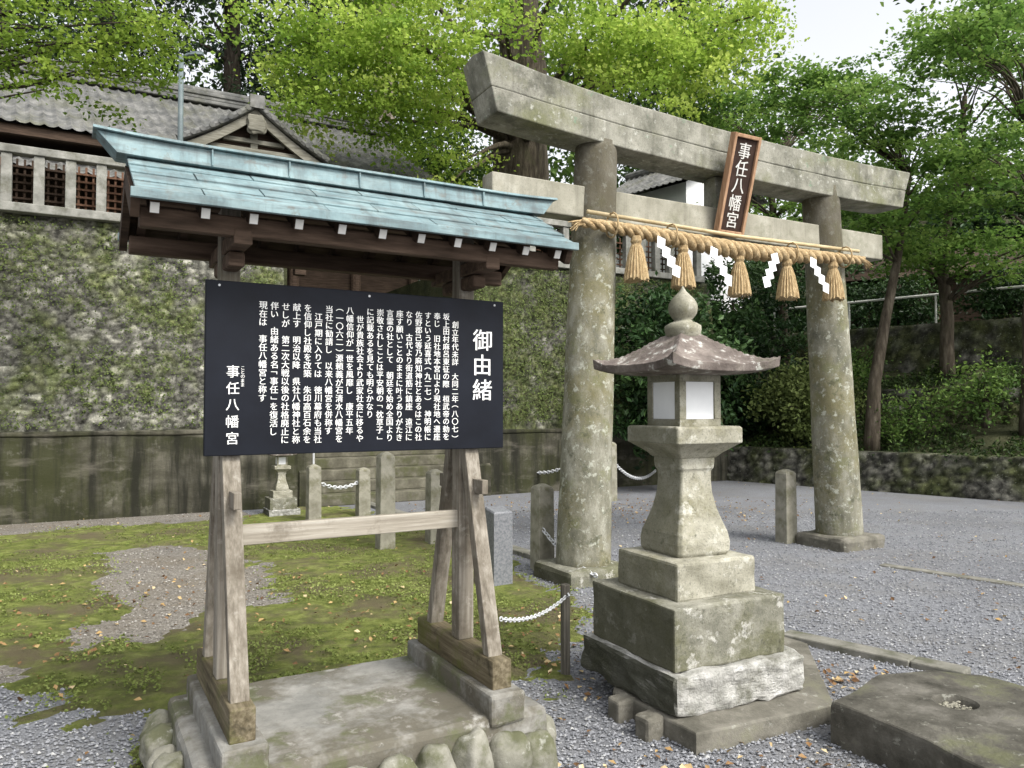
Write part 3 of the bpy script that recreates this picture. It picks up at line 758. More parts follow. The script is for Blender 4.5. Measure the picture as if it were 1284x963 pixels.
# ------------------------------------------------------------------ lantern
AL=R(27)
def make_lantern(loc,label,cat='stone lantern'):
    L=thing('stone_lantern',label,cat,loc,AL)
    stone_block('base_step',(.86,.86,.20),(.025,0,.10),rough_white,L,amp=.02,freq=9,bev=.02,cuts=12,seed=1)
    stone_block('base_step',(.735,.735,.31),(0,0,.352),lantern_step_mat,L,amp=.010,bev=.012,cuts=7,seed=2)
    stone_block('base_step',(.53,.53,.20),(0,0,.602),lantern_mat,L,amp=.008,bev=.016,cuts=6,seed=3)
    def sq(h,z,ch=.14):
        c=h*(1-ch); return [Vector(p) for p in((-h,-c,z),(-c,-h,z),(c,-h,z),(h,-c,z),(h,c,z),(c,h,z),(-c,h,z),(-h,c,z))]
    rings=[]
    for z,h in((.70,.165),(.72,.178),(.77,.180),(.82,.172),(.88,.150),(.95,.128),(1.03,.112),(1.10,.107),(1.15,.108),(1.165,.118),(1.20,.122),(1.225,.122)):
        rings.append(sq(h,z,.10))
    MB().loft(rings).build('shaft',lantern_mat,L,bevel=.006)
    rings=[sq(.125,1.222,.06),sq(.15,1.25,.05),sq(.215,1.30,.04),sq(.225,1.305,.04),sq(.225,1.385,.04),sq(.215,1.395,.04)]
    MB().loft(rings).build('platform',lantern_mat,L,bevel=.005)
    fb=MB(); h=.142; z0,z1=1.392,1.675
    fb.box((0,0,z0+.02),(2*h,2*h,.04)); fb.box((0,0,z1-.02),(2*h,2*h,.04))
    for sx in(-1,1):
        for sy in(-1,1): fb.box((sx*(h-.0225),sy*(h-.0225),(z0+z1)/2),(.045,.045,z1-z0-.08))
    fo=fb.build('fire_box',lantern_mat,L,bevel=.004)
    for a in range(4):
        M=Matrix.Rotation(a*math.pi/2,3,'Z')
        MB().box(M@Vector((0,-h+.012,(z0+z1)/2)),(2*h-.092,.008,z1-z0-.082),M).build('paper_window',window_paper,fo)
    n=32; top=[];bot=[]
    hw=.350; ze=1.680
    def prof(r):
        r=min(r,1.0)
        K=((0,.212),(.16,.210),(.22,.200),(.35,.165),(.55,.112),(.75,.068),(.9,.042),(1,.034))
        for (a,za),(b_,zb) in zip(K,K[1:]):
            if r<=b_: t=(r-a)/(b_-a); t=t*t*(3-2*t)*.35+t*.65; return za+(zb-za)*t
        return .034
    for j in range(n+1):
        for i in range(n+1):
            x=-1+2*i/n;y=-1+2*j/n; r=max(abs(x),abs(y)); c=(abs(x)*abs(y))
            lift=.036*c**3
            hip=.014*max(0,1-abs(abs(x)-abs(y))*9)*min(1,r*2)
            e=1+.04*c**3
            wob=.007*noise.noise(Vector((x*5,y*5,3)))+.004*noise.noise(Vector((x*13,y*13,3)))
            top.append((x*hw*e,y*hw*e,ze+.012+prof(r)+lift+hip+wob)); bot.append((x*hw*e*.985,y*hw*e*.985,ze+lift*.9+.016*(r**2)-.012))
    k=n+1; V=top+bot; o_=len(top); fs=[]
    for j in range(n):
        for i in range(n):
            a=j*k+i; fs.append((a,a+1,a+1+k,a+k)); fs.append((o_+a,o_+a+k,o_+a+1+k,o_+a+1))
    for i in range(n):
        for a,b in((i,i+1),(n*k+i+1,n*k+i),((i+1)*k,i*k),(i*k+n,(i+1)*k+n)):
            fs.append((a,b,b+o_,a+o_))
    mb=MB(); mb.add(V,fs); mb.build('roof',lantern_roof_mat,L,bevel=.004)
    prof_=[(.085,1.87),(.092,1.895),(.102,1.925),(.100,1.950),(.075,1.965),(.055,1.972),(.048,1.982),(.060,1.994),(.076,2.018),(.082,2.045),(.078,2.072),(.063,2.098),(.042,2.120),(.022,2.140),(.010,2.158),(.003,2.172)]
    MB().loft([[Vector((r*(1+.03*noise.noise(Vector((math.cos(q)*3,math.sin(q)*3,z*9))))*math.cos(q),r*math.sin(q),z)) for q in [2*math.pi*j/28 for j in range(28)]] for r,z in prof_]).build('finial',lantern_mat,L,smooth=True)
    return L
LX=(857-642)/970*4.3
lan=make_lantern((LX,4.3,.105),'large old stone lantern on stepped blocks before the gate')
def irregular_slab(name,label,cat,pts,z0,z1,mat,seed=0,amp=.02,center_hole=None,rnd=.03):
    cx=sum(p[0] for p in pts)/len(pts); cy=sum(p[1] for p in pts)/len(pts)
    if center_hole: cx,cy=center_hole
    ol=[]
    for i in range(len(pts)):
        a=Vector(pts[i]);b=Vector(pts[(i+1)%len(pts)]); n=max(2,int((b-a).length/.05))
        for k in range(n):
            p=a.lerp(b,k/n); ol.append(Vector((p.x+noise.noise(Vector((p.x*5,p.y*5,seed)))*amp,p.y+noise.noise(Vector((p.x*5,p.y*5,seed+7)))*amp,0)))
    c=Vector((cx,cy,0))
    def ring(k,z,am=0):
        return [Vector((c.x+(p.x-c.x)*k,c.y+(p.y-c.y)*k,z+am*noise.noise(Vector((p.x*4*k,p.y*4*k,seed+3))))) for p in ol]
    h=z1-z0
    rings=[ring(1.0,z0),ring(1.0+rnd*.3,z0+h*.5),ring(1.0,z1-rnd,.01),ring(1-rnd*.4,z1-rnd*.3,.012),ring(1-rnd,z1,.012),ring(.8,z1+.004,.014),ring(.55,z1+.004,.014),ring(.3,z1,.012)]
    if center_hole:
        def circ(r,z): return [Vector((c.x+(p.x-c.x)/(p-c).length*r*1.0,c.y+(p.y-c.y)/(p-c).length*r,z)) for p in ol]
        rings+= [circ(.10,z1),circ(.09,z1-.012),circ(.08,z1-.035),circ(.02,z1-.04)]
    else: rings.append(ring(.05,z1))
    o=MB().loft(rings).build(name,mat,smooth=False)
    return setp(o,label,cat)
def z2(l,z): return [tuple(on_z(px,py,z)[:2]) for px,py in l]
irregular_slab('stone_slab','long flat paving slab under the large stone lantern','slab',z2([(873,920),(1046,882),(1012,806),(900,770),(790,790),(768,866)],.10),-.05,.10,slab_stone,2,.006,None,.010)
hc=on_z(1198,880,.2)
ws=irregular_slab('water_stone','broad dark flat stone with a small gravel filled hollow at the right front','stone',z2([(1043,880),(1100,846),(1168,838),(1235,846),(1330,870),(1420,910),(1400,985),(1240,968),(1165,928)],.2),-.05,.2,dark_stone,5,.014,(hc.x,hc.y),.02)
mb=MB()
for k in range(60):
    a=random.uniform(0,6.28); r=.075*math.sqrt(random.random()); s_=random.uniform(.006,.012); c=Vector((hc.x+r*math.cos(a),hc.y+r*math.sin(a),.168+random.uniform(0,.012)))
    vs=[c+Vector(d)*s_*random.uniform(.7,1.3) for d in((1,0,0),(0,1,0),(-1,0,0),(0,-1,0),(0,0,.7),(0,0,-.7))]
    mb.add(vs,[(0,1,4),(1,2,4),(2,3,4),(3,0,4),(1,0,5),(2,1,5),(3,2,5),(0,3,5)])
setp(mb.build('hollow_gravel',post_stone,ws),kind='stuff')
for i,(px,py,sz,lab,cat) in enumerate(((780,888,.13,'dark squared rubble block at the left end of the lantern slab','rubble'),(814,911,.12,'dark squared rubble block near the front corner of the lantern slab','rubble'))):
    p=on_z(px,py,.05)
    setp(stone_block('rubble_stone',(sz,sz*.9,.15),(p.x,p.y,.035),slab_stone,None,amp=.015,bev=.02,cuts=4,seed=40+i,rz=R(27+i*9)),lab,cat)

# ------------------------------------------------------------------ posts and chains
def make_post():
    t=thing('stone_post','x','post',(0,0,0),AT)
    def sq(h,z): return [Vector(p) for p in((-h,-h,z),(h,-h,z),(h,h,z),(-h,h,z))]
    MB().loft([sq(.09,-.08),sq(.088,.3),sq(.084,.80)]).build('shaft',post_stone,t,bevel=.006)
    MB().loft([sq(.084,.80),sq(.068,.825),sq(.02,.85)]).build('pointed_top',post_stone,t)
    return t
pp=[(393,655,.95,'stone post nearest the small lantern, below the notice panel'),
    (455,648,.85,'short stone post in front of the stone stairs'),
    (483,690,1.30,'tallest stone post in the lawn behind the notice board legs'),
    (545,682,1.03,'stone post just left of the right notice board leg'),
    (627,612,.95,'far stone post before the mossy wall left of the gate'),
    (680,715,1.0,'stone post close to the left gate pillar with chain hooked on'),
    (765,628,1.2,'far stone post seen between left gate pillar and lantern'),
    (986,680,1.02,'stone post standing alone between lantern and right gate pillar')]
first=None; PW=[]
for px,py,s,lab in pp:
    g=on_z(px,py); PW.append(g)
    if first is None:
        first=make_post(); first.location=g; first.scale=(1,1,s); first['label']=lab; first['group']='stone fence posts'
    else: dup(first,g,AT,(1,1,s),lab,'stone fence posts')
g=on_z(625,735)
t=thing('marker_post','squat polished grey granite marker beside the left gate pillar','marker',g,AT)
MB().loft([[Vector((sx*h,sy*h,z+(.03 if sy>0 and z>.6 else 0))) for sx,sy in((-1,-1),(1,-1),(1,1),(-1,1))] for h,z in((.095,-.05),(.095,.66),(.085,.675))]).build('body',polished,t,bevel=.004)
g=on_z(709,846); wp=g
t=thing('wooden_stake','thin weathered wooden stake holding the chain beside the lantern','stake',g,AT)
MB().box((0,0,.22),(.045,.045,.64)).build('stake',stake_wood,t,bevel=.006)
MB().tube([(0,-.03,.47),(0,-.045,.48),(0,-.03,.49)],.006,6).build('hook',metal,t)
g=on_z(933,597)
t=thing('marker_peg','small orange and white marker peg by the rubble wall','marker peg',g,0)
MB().tube([(0,0,0),(0,0,.4)],.05,10).build('peg',white_paint,t)
MB().tube([(0,0,.4),(0,0,.58),(0,0,.6)],[.055,.055,.03],10).build('cap',orange,t)
def chain(name,label,a,b,sag,link=.045,r=.0055):
    a=Vector(a);b=Vector(b); L=(b-a).length+sag; n=int(L/(link*.72)); mb=MB()
    P=[a.lerp(b,k/n)-Vector((0,0,4*sag*(k/n)*(1-k/n))) for k in range(n+1)]
    for k in range(n):
        c=(P[k]+P[k+1])/2; t=(P[k+1]-P[k]).normalized()
        s_=t.cross(Vector((0,0,1))).normalized(); u_=s_.cross(t)
        w_=s_ if k%2 else u_
        ring=[c+t*math.cos(q)*link*.5+w_*math.sin(q)*link*.3 for q in [2*math.pi*i/10 for i in range(11)]]
        mb.tube(ring,r,5,False)
    return setp(mb.build(name,metal,smooth=True),label,'chain')
p5=PW[5]
chain('chain','galvanised chain sagging from the stone post to beside the gate pillar',(p5.x,p5.y-.1,.42),at(748,722,6.9),.06,.06,.007)
chain('chain','galvanised chain from the wooden stake to the notice board leg',(wp.x,wp.y-.03,.47),at(627,776,4.0),.05,.034,.0038)
chain('chain','distant chain left of the gate before the mossy wall',PW[4]+Vector((0,0,.65)),at(702,588,14.3),.18,.08,.010)
chain('chain','distant chain between the gate pillar and the far post',PW[6]+Vector((0,0,.75)),at(822,590,15.5),.25,.08,.010)
chain('chain','chain slung between posts before the stone stairs',PW[1]+Vector((0,0,.55)),PW[0]+Vector((0,0,.6)),.12,.07,.009)
g=on_z(352,646)
sml=dup(lan,g,AT,.53,'small pale stone lantern by the low concrete wall')

# ------------------------------------------------------------------ walls, stairs, terrace
AW=R(29); W0=Vector((2.9,16.3,0))
cw,sw=math.cos(AW),math.sin(AW)
def wf(s,v,z=0): return Vector((W0.x+cw*s-sw*v,W0.y+sw*s+cw*v,z))
TZ=4.45
def hash1(p): 
    x=math.sin(p.x*12.9898+p.y*78.233+p.z*37.719)*43758.5453; return x-math.floor(x)
def rubble(name,label,origin,ang,L,z0,z1,batter,fx,fz,moss,seed,step=.04,disp=.07,bright=1.0):
    nx=int(L/step); nz=int((z1-z0)/step); V=[];col=[]
    for j in range(nz+1):
        for i in range(nx+1):
            x=L*i/nx; z=z0+(z1-z0)*j/nz
            wx=x+.10*noise.noise(Vector((x*2.5,z*2.5,seed))); wz=z+.08*noise.noise(Vector((x*2.5,z*2.5,seed+5)))
            d,pt=noise.voronoi(Vector((wx*fx,wz*fz,seed*3.7)))
            e=min((d[1]-d[0])*3.0,1)
            y=batter*(z-z0)/(z1-z0)-disp*(e**.6)-.05*noise.noise(Vector((x*.9,z*.9,seed)))-.03*noise.noise(Vector((x*5,z*5,seed)))
            V.append((x,y,z))
            h=hash1(pt[0]); g=.075+.20*h**2.2+.05*noise.noise(Vector((x*6,z*6,1)))
            c=Vector((g*1.03,g,g*.84))
            mm=noise.noise(Vector((x*.9,z*1.1,seed+2)))+.6*noise.noise(Vector((x*3.3,z*3.3,seed+4)))+.35*noise.noise(Vector((x*9,z*9,seed+4)))
            mf=min(max((mm+moss)*1.4,0),.88)
            mc=Vector((.058,.074,.022)).lerp(Vector((.14,.155,.058)),hash1(pt[0]+Vector((1,2,3))))
            c=c.lerp(mc,mf)
            c=c*(.40+.60*e)*bright
            col.append((max(c.x,.004),max(c.y,.004),max(c.z,.003),1))
    k=nx+1; fs=[(j*k+i,j*k+i+1,(j+1)*k+i+1,(j+1)*k+i) for j in range(nz) for i in range(nx)]
    b0=len(V)
    for i in range(k): x,y,z=V[nz*k+i]; V.append((x,batter+.6,z)); col.append((.06,.07,.03,1))
    fs+=[(nz*k+i,nz*k+i+1,b0+i+1,b0+i) for i in range(nx)]
    for i,rev in((0,1),(nx,0)):
        b1=len(V)
        for j in range(nz+1): x,y,z=V[j*k+i]; V.append((x,batter+.6,z)); col.append(col[j*k+i])
        for j in range(nz):
            q=(j*k+i,b1+j,b1+j+1,(j+1)*k+i); fs.append(q)
    me=bpy.data.meshes.new(name); me.from_pydata(V,[],fs); me.update()
    a=me.color_attributes.new('col','FLOAT_COLOR','POINT'); a.data.foreach_set('color',np.array(col,dtype=np.float32).ravel())
    me.materials.append(rubble_mat); me.polygons.foreach_set('use_smooth',[True]*len(me.polygons))
    o=bpy.data.objects.new(name,me); C.objects.link(o); o.location=origin; o.rotation_euler=(0,0,ang)
    return setp(o,label,'stone wall')
SL=-7.15; SR=-4.15
rubble('stone_wall','tall mossy rubble retaining wall at left under the stone fence',wf(-14,0,0),AW,-7.5+14,1.15,TZ,.55,6.2,9.6,.15,1,step=.028,disp=.05,bright=1.25)
rubble('stone_wall','tall green mossy retaining wall behind the left gate pillar',wf(-4.1,0,0),AW,6.2,1.1,TZ,.5,5.8,9.0,.5,2,step=.04,disp=.05,bright=.95)
def wallbox(name,label,s0,s1,v0,v1,z0,z1,mat):
    t=thing(name,label,'wall',wf(s0,0),AW)
    stone_block('face',(s1-s0,v1-v0,z1-z0),((s1-s0)/2,(v0+v1)/2,(z0+z1)/2),mat,t,amp=.012,freq=1.5,bev=.03,cuts=14,seed=int(s0*3)%11)
    stone_block('coping',(s1-s0,v1-v0+.05,.07),((s1-s0)/2,(v0+v1)/2,z1+.028),mat,t,amp=.01,freq=2,bev=.02,cuts=14,seed=3)
    return t
wallbox('low_wall','low stained concrete wall along the left of the lawn',-15,SL,-.24,.05,-.2,1.20,wall_concrete)
wallbox('low_wall','low dark concrete wall behind the left gate pillar',SR,2.1,-.24,.05,-.2,1.13,wall_concrete)
st=thing('stone_stairs','broad stone stairs rising behind the notice board','stairs',wf(SL,0),AW)
for k in range(25):
    MB().box(((SR-SL)/2,-.4+.3*k+.3,.178*(k+.5)-.0),(SR-SL,.62,.178)).build('step',step_stone,st,bevel=.015)
for x in(-.12,SR-SL+.12):
    mb=MB(); mb.add([(x+dx,y,z) for dx in(-.11,.11) for y,z in((-.3,-.1),(-.3,.55),(7.3,5.0),(7.3,-.1))],[(0,1,2,3),(7,6,5,4),(0,4,5,1),(1,5,6,2),(2,6,7,3),(3,7,4,0)])
    mb.build('side_wall',wall_concrete,st)
mb=MB(); x=.12; mb.tube([(x,0,1.1),(x,7.2,5.4)],.025,8)
for k in range(6): mb.tube([(x,.2+1.3*k,.15+.775*k),(x,.2+1.3*k,1.2+.775*k)],.02,8)
mb.build('handrail',metal,st)
mb=MB()
for s0,s1,v0,v1 in((-30,SL-.25,.62,30),(SL-.25,SR+.25,7.4,30),(SR+.25,2.0,.57,30)):
    q=[wf(s0,v0),wf(s1,v0),wf(s1,v1),wf(s0,v1)]
    mb.prism([(p.x,p.y) for p in q],-.2,TZ-.004)
setp(mb.build('terrace',hill_mat),'raised shrine terrace behind the stone walls','terrace',kind='structure')
def emb_d(x,y): return (x+y-21.8)/1.41421
def hz(x,y):
    dx,dy=x-W0.x,y-W0.y; s=cw*dx+sw*dy; v=-sw*dx+cw*dy; d=emb_d(x,y)
    nz=noise.noise(Vector((x*.35,y*.35,0)))*.25+noise.noise(Vector((x*1.3,y*1.3,4)))*.1
    if s<1.9:
        if v<13: return -.8
        return min(4.3+max(0,v-15)*.5,13)+nz*min(1,(v-13)/4)
    if d<.35: return -.8
    if d<2.3: h=.60+.36*(d-.35)
    elif d<4.2: h=1.86+.36*(d-2.3)
    else: h=3.45+min(max(0,d-9)*.45,10)
    return h+nz*.4
xs=np.concatenate([np.arange(-70,-2,2.0),np.arange(-2,22,.3),np.arange(22,72,2.0)]); ys=np.concatenate([np.arange(6,30,.3),np.arange(30,90,2.0)])
mb=MB()
for y in ys:
    for x in xs: mb.v.append((float(x),float(y),hz(x,y)))
k=len(xs)
for j in range(len(ys)-1):
    for i in range(k-1):
        q=(j*k+i,j*k+i+1,(j+1)*k+i+1,(j+1)*k+i)
        if max(mb.v[a][2] for a in q)>-.5: mb.f.append(q)
setp(mb.build('hillside',hill_mat,smooth=True),'wooded hillside rising behind the shrine','hillside',kind='structure')
E1=Vector((4.0,17.8,0)); AE=R(-45)
rubble('stone_wall','low mossy rubble wall along the foot of the right bank',E1,AE,12.5,0,.74,.12,4.6,6.5,.25,3,step=.045,disp=.06,bright=.75)
E3=E1+Vector((2.15*.7071,2.15*.7071,0))
rubble('stone_wall','middle mossy terrace wall halfway up the right bank',E3,AE,13,.9,2.0,.2,4.2,6,.5,6,step=.055,disp=.07,bright=.7)
E2=E1+Vector((4.05*.7071,4.05*.7071,0))
rubble('stone_wall','upper mossy stone wall beneath the white handrail at right',E2,AE,14,2.3,3.55,.1,3.4,5,.4,4,step=.07,disp=.06,bright=.7)
hr=thing('handrail','long white pipe handrail above the right bank','handrail',E2+Vector((.25,.25,3.5)),AE)
mb=MB(); mb.tube([(0,0,.75),(14,0,.75)],.03,8); mb.build('rail',white_paint,hr)
for k in range(8): MB().tube([(k*2,0,-.1),(k*2,0,.75)],.025,8).build('upright',white_paint,hr)
def wall_plants(name,label,s0,s1,zlo,zhi,batter,n,bias,size=.05):
    P=[];T=[]
    while len(P)<n:
        s=random.uniform(s0,s1); z=random.uniform(zlo,zhi)
        m=.6*noise.noise(Vector((s*1.1,z*1.3,31)))+.7*noise.noise(Vector((s*4,z*4,13)))
        if m+bias+random.uniform(-.55,.55)<.1: continue
        v=batter*(z-1.15)/(TZ-1.15)-.06-.05*random.random()
        p=wf(s,v,z); P.append(tuple(p)); T.append(.42+.3*m+random.uniform(-.3,.3))
    o=leaf_mesh(name,np.array(P),np.array(T),size,wall_leaf,None,nrm=(sw,-cw,.5),asp=.7)
    setp(o,label,'wall plants',kind='stuff')
wall_plants('wall_plants','small ferns and creepers on the left rubble wall',-14,-7.6,1.3,4.4,.55,10000,-.08,.034)
wall_plants('wall_plants','green creepers on the wall behind the gate',-4.0,1.9,1.3,4.4,.5,14000,.3,.042)
P=[];T=[]
while len(P)<17000:
    t=random.uniform(0,12.5); d=random.uniform(.05,4.6)
    x=E1.x+.7071*t+.7071*d; y=E1.y-.7071*t+.7071*d
    m=noise.noise(Vector((x*.8,y*.8,3)))+.7*noise.noise(Vector((x*2.6,y*2.6,9)))
    if m+random.uniform(-.3,.3)<.08: continue
    P.append((x,y,max(hz(x,y),.62)+.02+random.random()**1.8*.42*max(.08,.2+m))); T.append(.25+.5*m+random.uniform(-.25,.35))
setp(leaf_mesh('bank_plants',np.array(P),np.array(T),.085,bank_leaf,None,.4,.5),'ivy and ferns in clumps on the right bank','ground cover',kind='stuff')
def fence(label,s0,s1,v,group):
    t=thing('stone_fence',label,'fence',wf(s0,v,TZ),AW,group); L=s1-s0
    MB().box((L/2,0,.06),(L,.30,.13)).build('base_rail',fence_stone,t,bevel=.012)
    MB().box((L/2,0,.92),(L,.20,.12)).build('top_rail',fence_stone,t,bevel=.012)
    n=int(L/.40)
    for k in range(n+1): MB().box((.1+k*(L-.2)/n,0,.49),(.14,.14,.735)).build('post',fence_stone,t,bevel=.008)
    for k in range(n):
        x=.1+(k+.5)*(L-.2)/n; mb=MB()
        for q in range(6): mb.box((x,.35,.18+q*.12),(.40,.02,.03))
        for q in(-.1,0,.1): mb.box((x+q,.375,.5),(.03,.02,.8))
        mb.build('lattice',red_wood if k%7<5 else dark_wood,t)
    return t
fence('pale stone fence on top of the left wall with lattice behind',-13.6,-7.7,.5,None)
fence('grey stone fence on top of the wall behind the gate',-3.9,1.9,.5,None)
g=at(226,178,12.6); g.z=TZ
lp=thing('street_lamp','slim grey lamp pole standing behind the notice board roof','lamp',g,0)
MB().tube([(0,0,0),(0,0,1.6),(0,0,2.95)],[.05,.045,.04],10).build('pole',pole_metal,lp,smooth=True)
MB().tube([(0,0,2.93),(.12,0,2.98),(.22,0,2.98)],[.025,.025,.025],8).build('arm',pole_metal,lp)
MB().loft([[Vector((x,y*w_,2.96+z)) for y,z in((-1,0),(1,0),(.8,.05),(-.8,.05))] for x,w_ in((.16,.04),(.26,.06),(.36,.04))]).build('lamp_head',pole_metal,lp)

# ------------------------------------------------------------------ shrine hall
def tile_patch(mb,A,B,Cc,D,pitch=.23,course=.24,amp=.04,sag=.07,sub=6):
    A,B,Cc,D=map(Vector,(A,B,Cc,D)); Lx=max((B-A).length,(Cc-D).length); Ly=((D-A).length+(Cc-B).length)/2
    nr=max(2,round(Lx/pitch)); nc=max(2,round(Ly/course)); nu=nr*sub; nv=nc*2
    n=((B-A)+(Cc-D)).cross((D-A)+(Cc-B)).normalized()
    if n.z<0: n=-n
    V=[]
    for j in range(nv+1):
        t=j/nv; fr=(j%2)*.022
        for i in range(nu+1):
            u=i/nu; p=A.lerp(B,u).lerp(D.lerp(Cc,u),t)
            q=(u*nr)%1; w_=max(0,math.cos((q-.5)*math.pi*2.2)) if abs(q-.5)<.23 else 0
            h=amp*w_+fr-sag*math.sin(math.pi*t)
            V.append(p+n*h)
    k=nu+1
    mb.add(V,[(j*k+i,j*k+i+1,(j+1)*k+i+1,(j+1)*k+i) for j in range(nv) for i in range(nu)])
HL=Vector((-10.46,17.0,0))
hall=thing('shrine_hall','old timber shrine hall with grey tiled roof and front gable','shrine hall',HL,AW)
RZH,EZH=8.95,6.95
mb=MB()
tile_patch(mb,(-5,0,RZH),(8.0,0,RZH),(8.6,-2.9,EZH),(-5,-2.9,EZH))
tile_patch(mb,(-5,0,RZH),(8.0,0,RZH),(8.6,2.9,EZH),(-5,2.9,EZH))
tile_patch(mb,(-5,-1.8,6.75),(2.2,-1.8,6.75),(2.2,-3.6,5.95),(-5,-3.6,5.95))
rf=mb.build('roof',tile,hall,smooth=False)
mb=MB()
for z,w_ in((RZH+.06,.34),(RZH+.16,.28),(RZH+.25,.34)): mb.box((1.5,0,z),(13.2,w_,.09))
mb.tube([(-5,0,RZH+.34),(8.15,0,RZH+.34)],.10,10)
mb.box((8.15,0,RZH+.2),(.14,.5,.5))
mb.build('ridge',tile,rf,bevel=.02)
mb=MB(); mb.add([(8.0,0,RZH),(8.62,-2.9,EZH),(8.62,2.9,EZH)],[(0,1,2)]); mb.build('gable_end',gable_wood,rf)
mb=MB(); mb.box((1.8,-2.75,EZH-.12),(13.4,.12,.16)); mb.box((1.8,-1.4,EZH-.02),(13.4,2.7,.06)); mb.build('eave',dark_wood,hall)
MB().box((2.0,.6,5.7),(12.4,4.2,2.5)).build('body',dark_wood,hall)
for k in range(9): MB().tube([(-3.8+k*1.5,-1.62,4.4),(-3.8+k*1.5,-1.62,6.85)],.12,10).build('pillar',eave_wood,hall)
gx,gv=3.85,-4.1; gz=7.60; gh=1.35; ge=6.68
po=MB()
tile_patch(po,(gx,gv,gz),(gx,-.8,gz),(gx+gh,-.8,ge),(gx+gh+.05,gv,ge),sag=.05,pitch=.2)
tile_patch(po,(gx,gv,gz),(gx,-.8,gz),(gx-gh,-.8,ge),(gx-gh-.05,gv,ge),sag=.05,pitch=.2)
po_o=po.build('porch_roof',tile,hall)
mb=MB()
mb.tube([(gx,gv-.08,gz+.15),(gx,-1,gz+.15)],.075,10); mb.box((gx,-2.4,gz+.06),(.2,3.3,.13)); mb.box((gx,gv-.05,gz+.08),(.28,.12,.26))
for sx in(-1,1):
    P=[(gx+sx*(gh+.10)*t,gv-.02,gz+.05-(gz-ge)*t-.05*math.sin(math.pi*t)) for t in [k/8 for k in range(9)]]
    mb.tube(P,.07,8)
    for k in range(1,9):   # round tile ends along the verge
        t=k/8.5; mb.tube([(gx+sx*(gh+.08)*t,gv-.10,gz+.06-(gz-ge)*t-.05*math.sin(math.pi*t)),(gx+sx*(gh+.08)*t,gv+.1,gz+.08-(gz-ge)*t-.05*math.sin(math.pi*t))],.055,8)
mb.build('porch_ridge',tile,po_o)
mb=MB()
for sx in(-1,1):
    ring=[]
    for k in range(11):
        t=k/10; x=gx+sx*(gh+.02)*t; z=gz-.03-(gz-ge)*t-.05*math.sin(math.pi*t)
        ring.append([(x,gv+.02,z),(x,gv+.10,z),(x,gv+.10,z-.2),(x,gv+.02,z-.2)])
    mb.loft(ring)
mb.build('bargeboard',gable_wood,po_o)
mb=MB(); mb.add([(gx,gv+.3,gz-.1),(gx+gh*.9,gv+.3,ge),(gx-gh*.9,gv+.3,ge)],[(0,1,2)]); mb.build('gable_field',dark_wood,po_o)
mb=MB(); mb.box((gx,gv+.2,ge+.02),(2.3,.16,.2)); mb.box((gx,gv+.25,ge+.38),(.14,.1,.6)); mb.box((gx,gv+.23,ge+.28),(1.2,.1,.09))
mb.build('gable_beam',gable_wood,po_o,bevel=.01)
blob('gable_pendant',(gx,gv-.02,gz-.36),(.19,.05,.19),gable_wood,po_o,seed=9,amp=.5)
MB().box((gx,gv+.3,ge-.2),(2.2,.2,.22)).build('porch_beam',eave_wood,hall)
for sx in(-1,1): MB().box((gx+sx*.95,gv+.3,5.5),(.22,.22,2.3)).build('porch_post',dark_wood,hall)
g=at(848,240,24.5); g.z=TZ
sh=thing('storehouse','white plastered storehouse with tiled roof seen through the gate','storehouse',g,R(40))
MB().box((0,0,1.85),(3.2,3.2,3.7)).build('wall',plaster,sh)
mb=MB(); mb.add([(-1.6,-1.6,3.7),(1.6,-1.6,3.7),(0,-1.6,4.65),(-1.6,1.6,3.7),(1.6,1.6,3.7),(0,1.6,4.65)],[(0,1,2),(5,4,3)]); mb.build('gable_wall',plaster,sh)
mb=MB()
tile_patch(mb,(0,-2.0,4.85),(0,2.0,4.85),(-2.1,2.0,3.6),(-2.1,-2.0,3.6),sag=.05)
tile_patch(mb,(0,-2.0,4.85),(0,2.0,4.85),(2.1,2.0,3.6),(2.1,-2.0,3.6),sag=.05)
mb.tube([(0,-2.05,4.95),(0,2.05,4.95)],.14,10)
mb.build('roof',tile,sh)
MB().box((0,-1.64,2.4),(.8,.06,.8)).build('shutter',dark_wood,sh)
g=at(1215,360,23); g.z=3.4
db=thing('timber_shed','low dark timber building behind the white handrail','building',g,R(-30))
MB().box((0,0,1.0),(8,3.5,2.2)).build('wall',dark_wood,db)
mb=MB(); mb.add([(-4.6,-2.3,1.9),(4.6,-2.3,1.9),(4.6,0,3.0),(-4.6,0,3.0),(4.6,2.3,1.9),(-4.6,2.3,1.9)],[(0,1,2,3),(3,2,4,5)]); mb.build('roof',dark_wood,db)
for k in range(6): MB().box((-3.6+k*1.45,-1.8,1.0),(.16,.12,2.1)).build('post',red_wood,db)

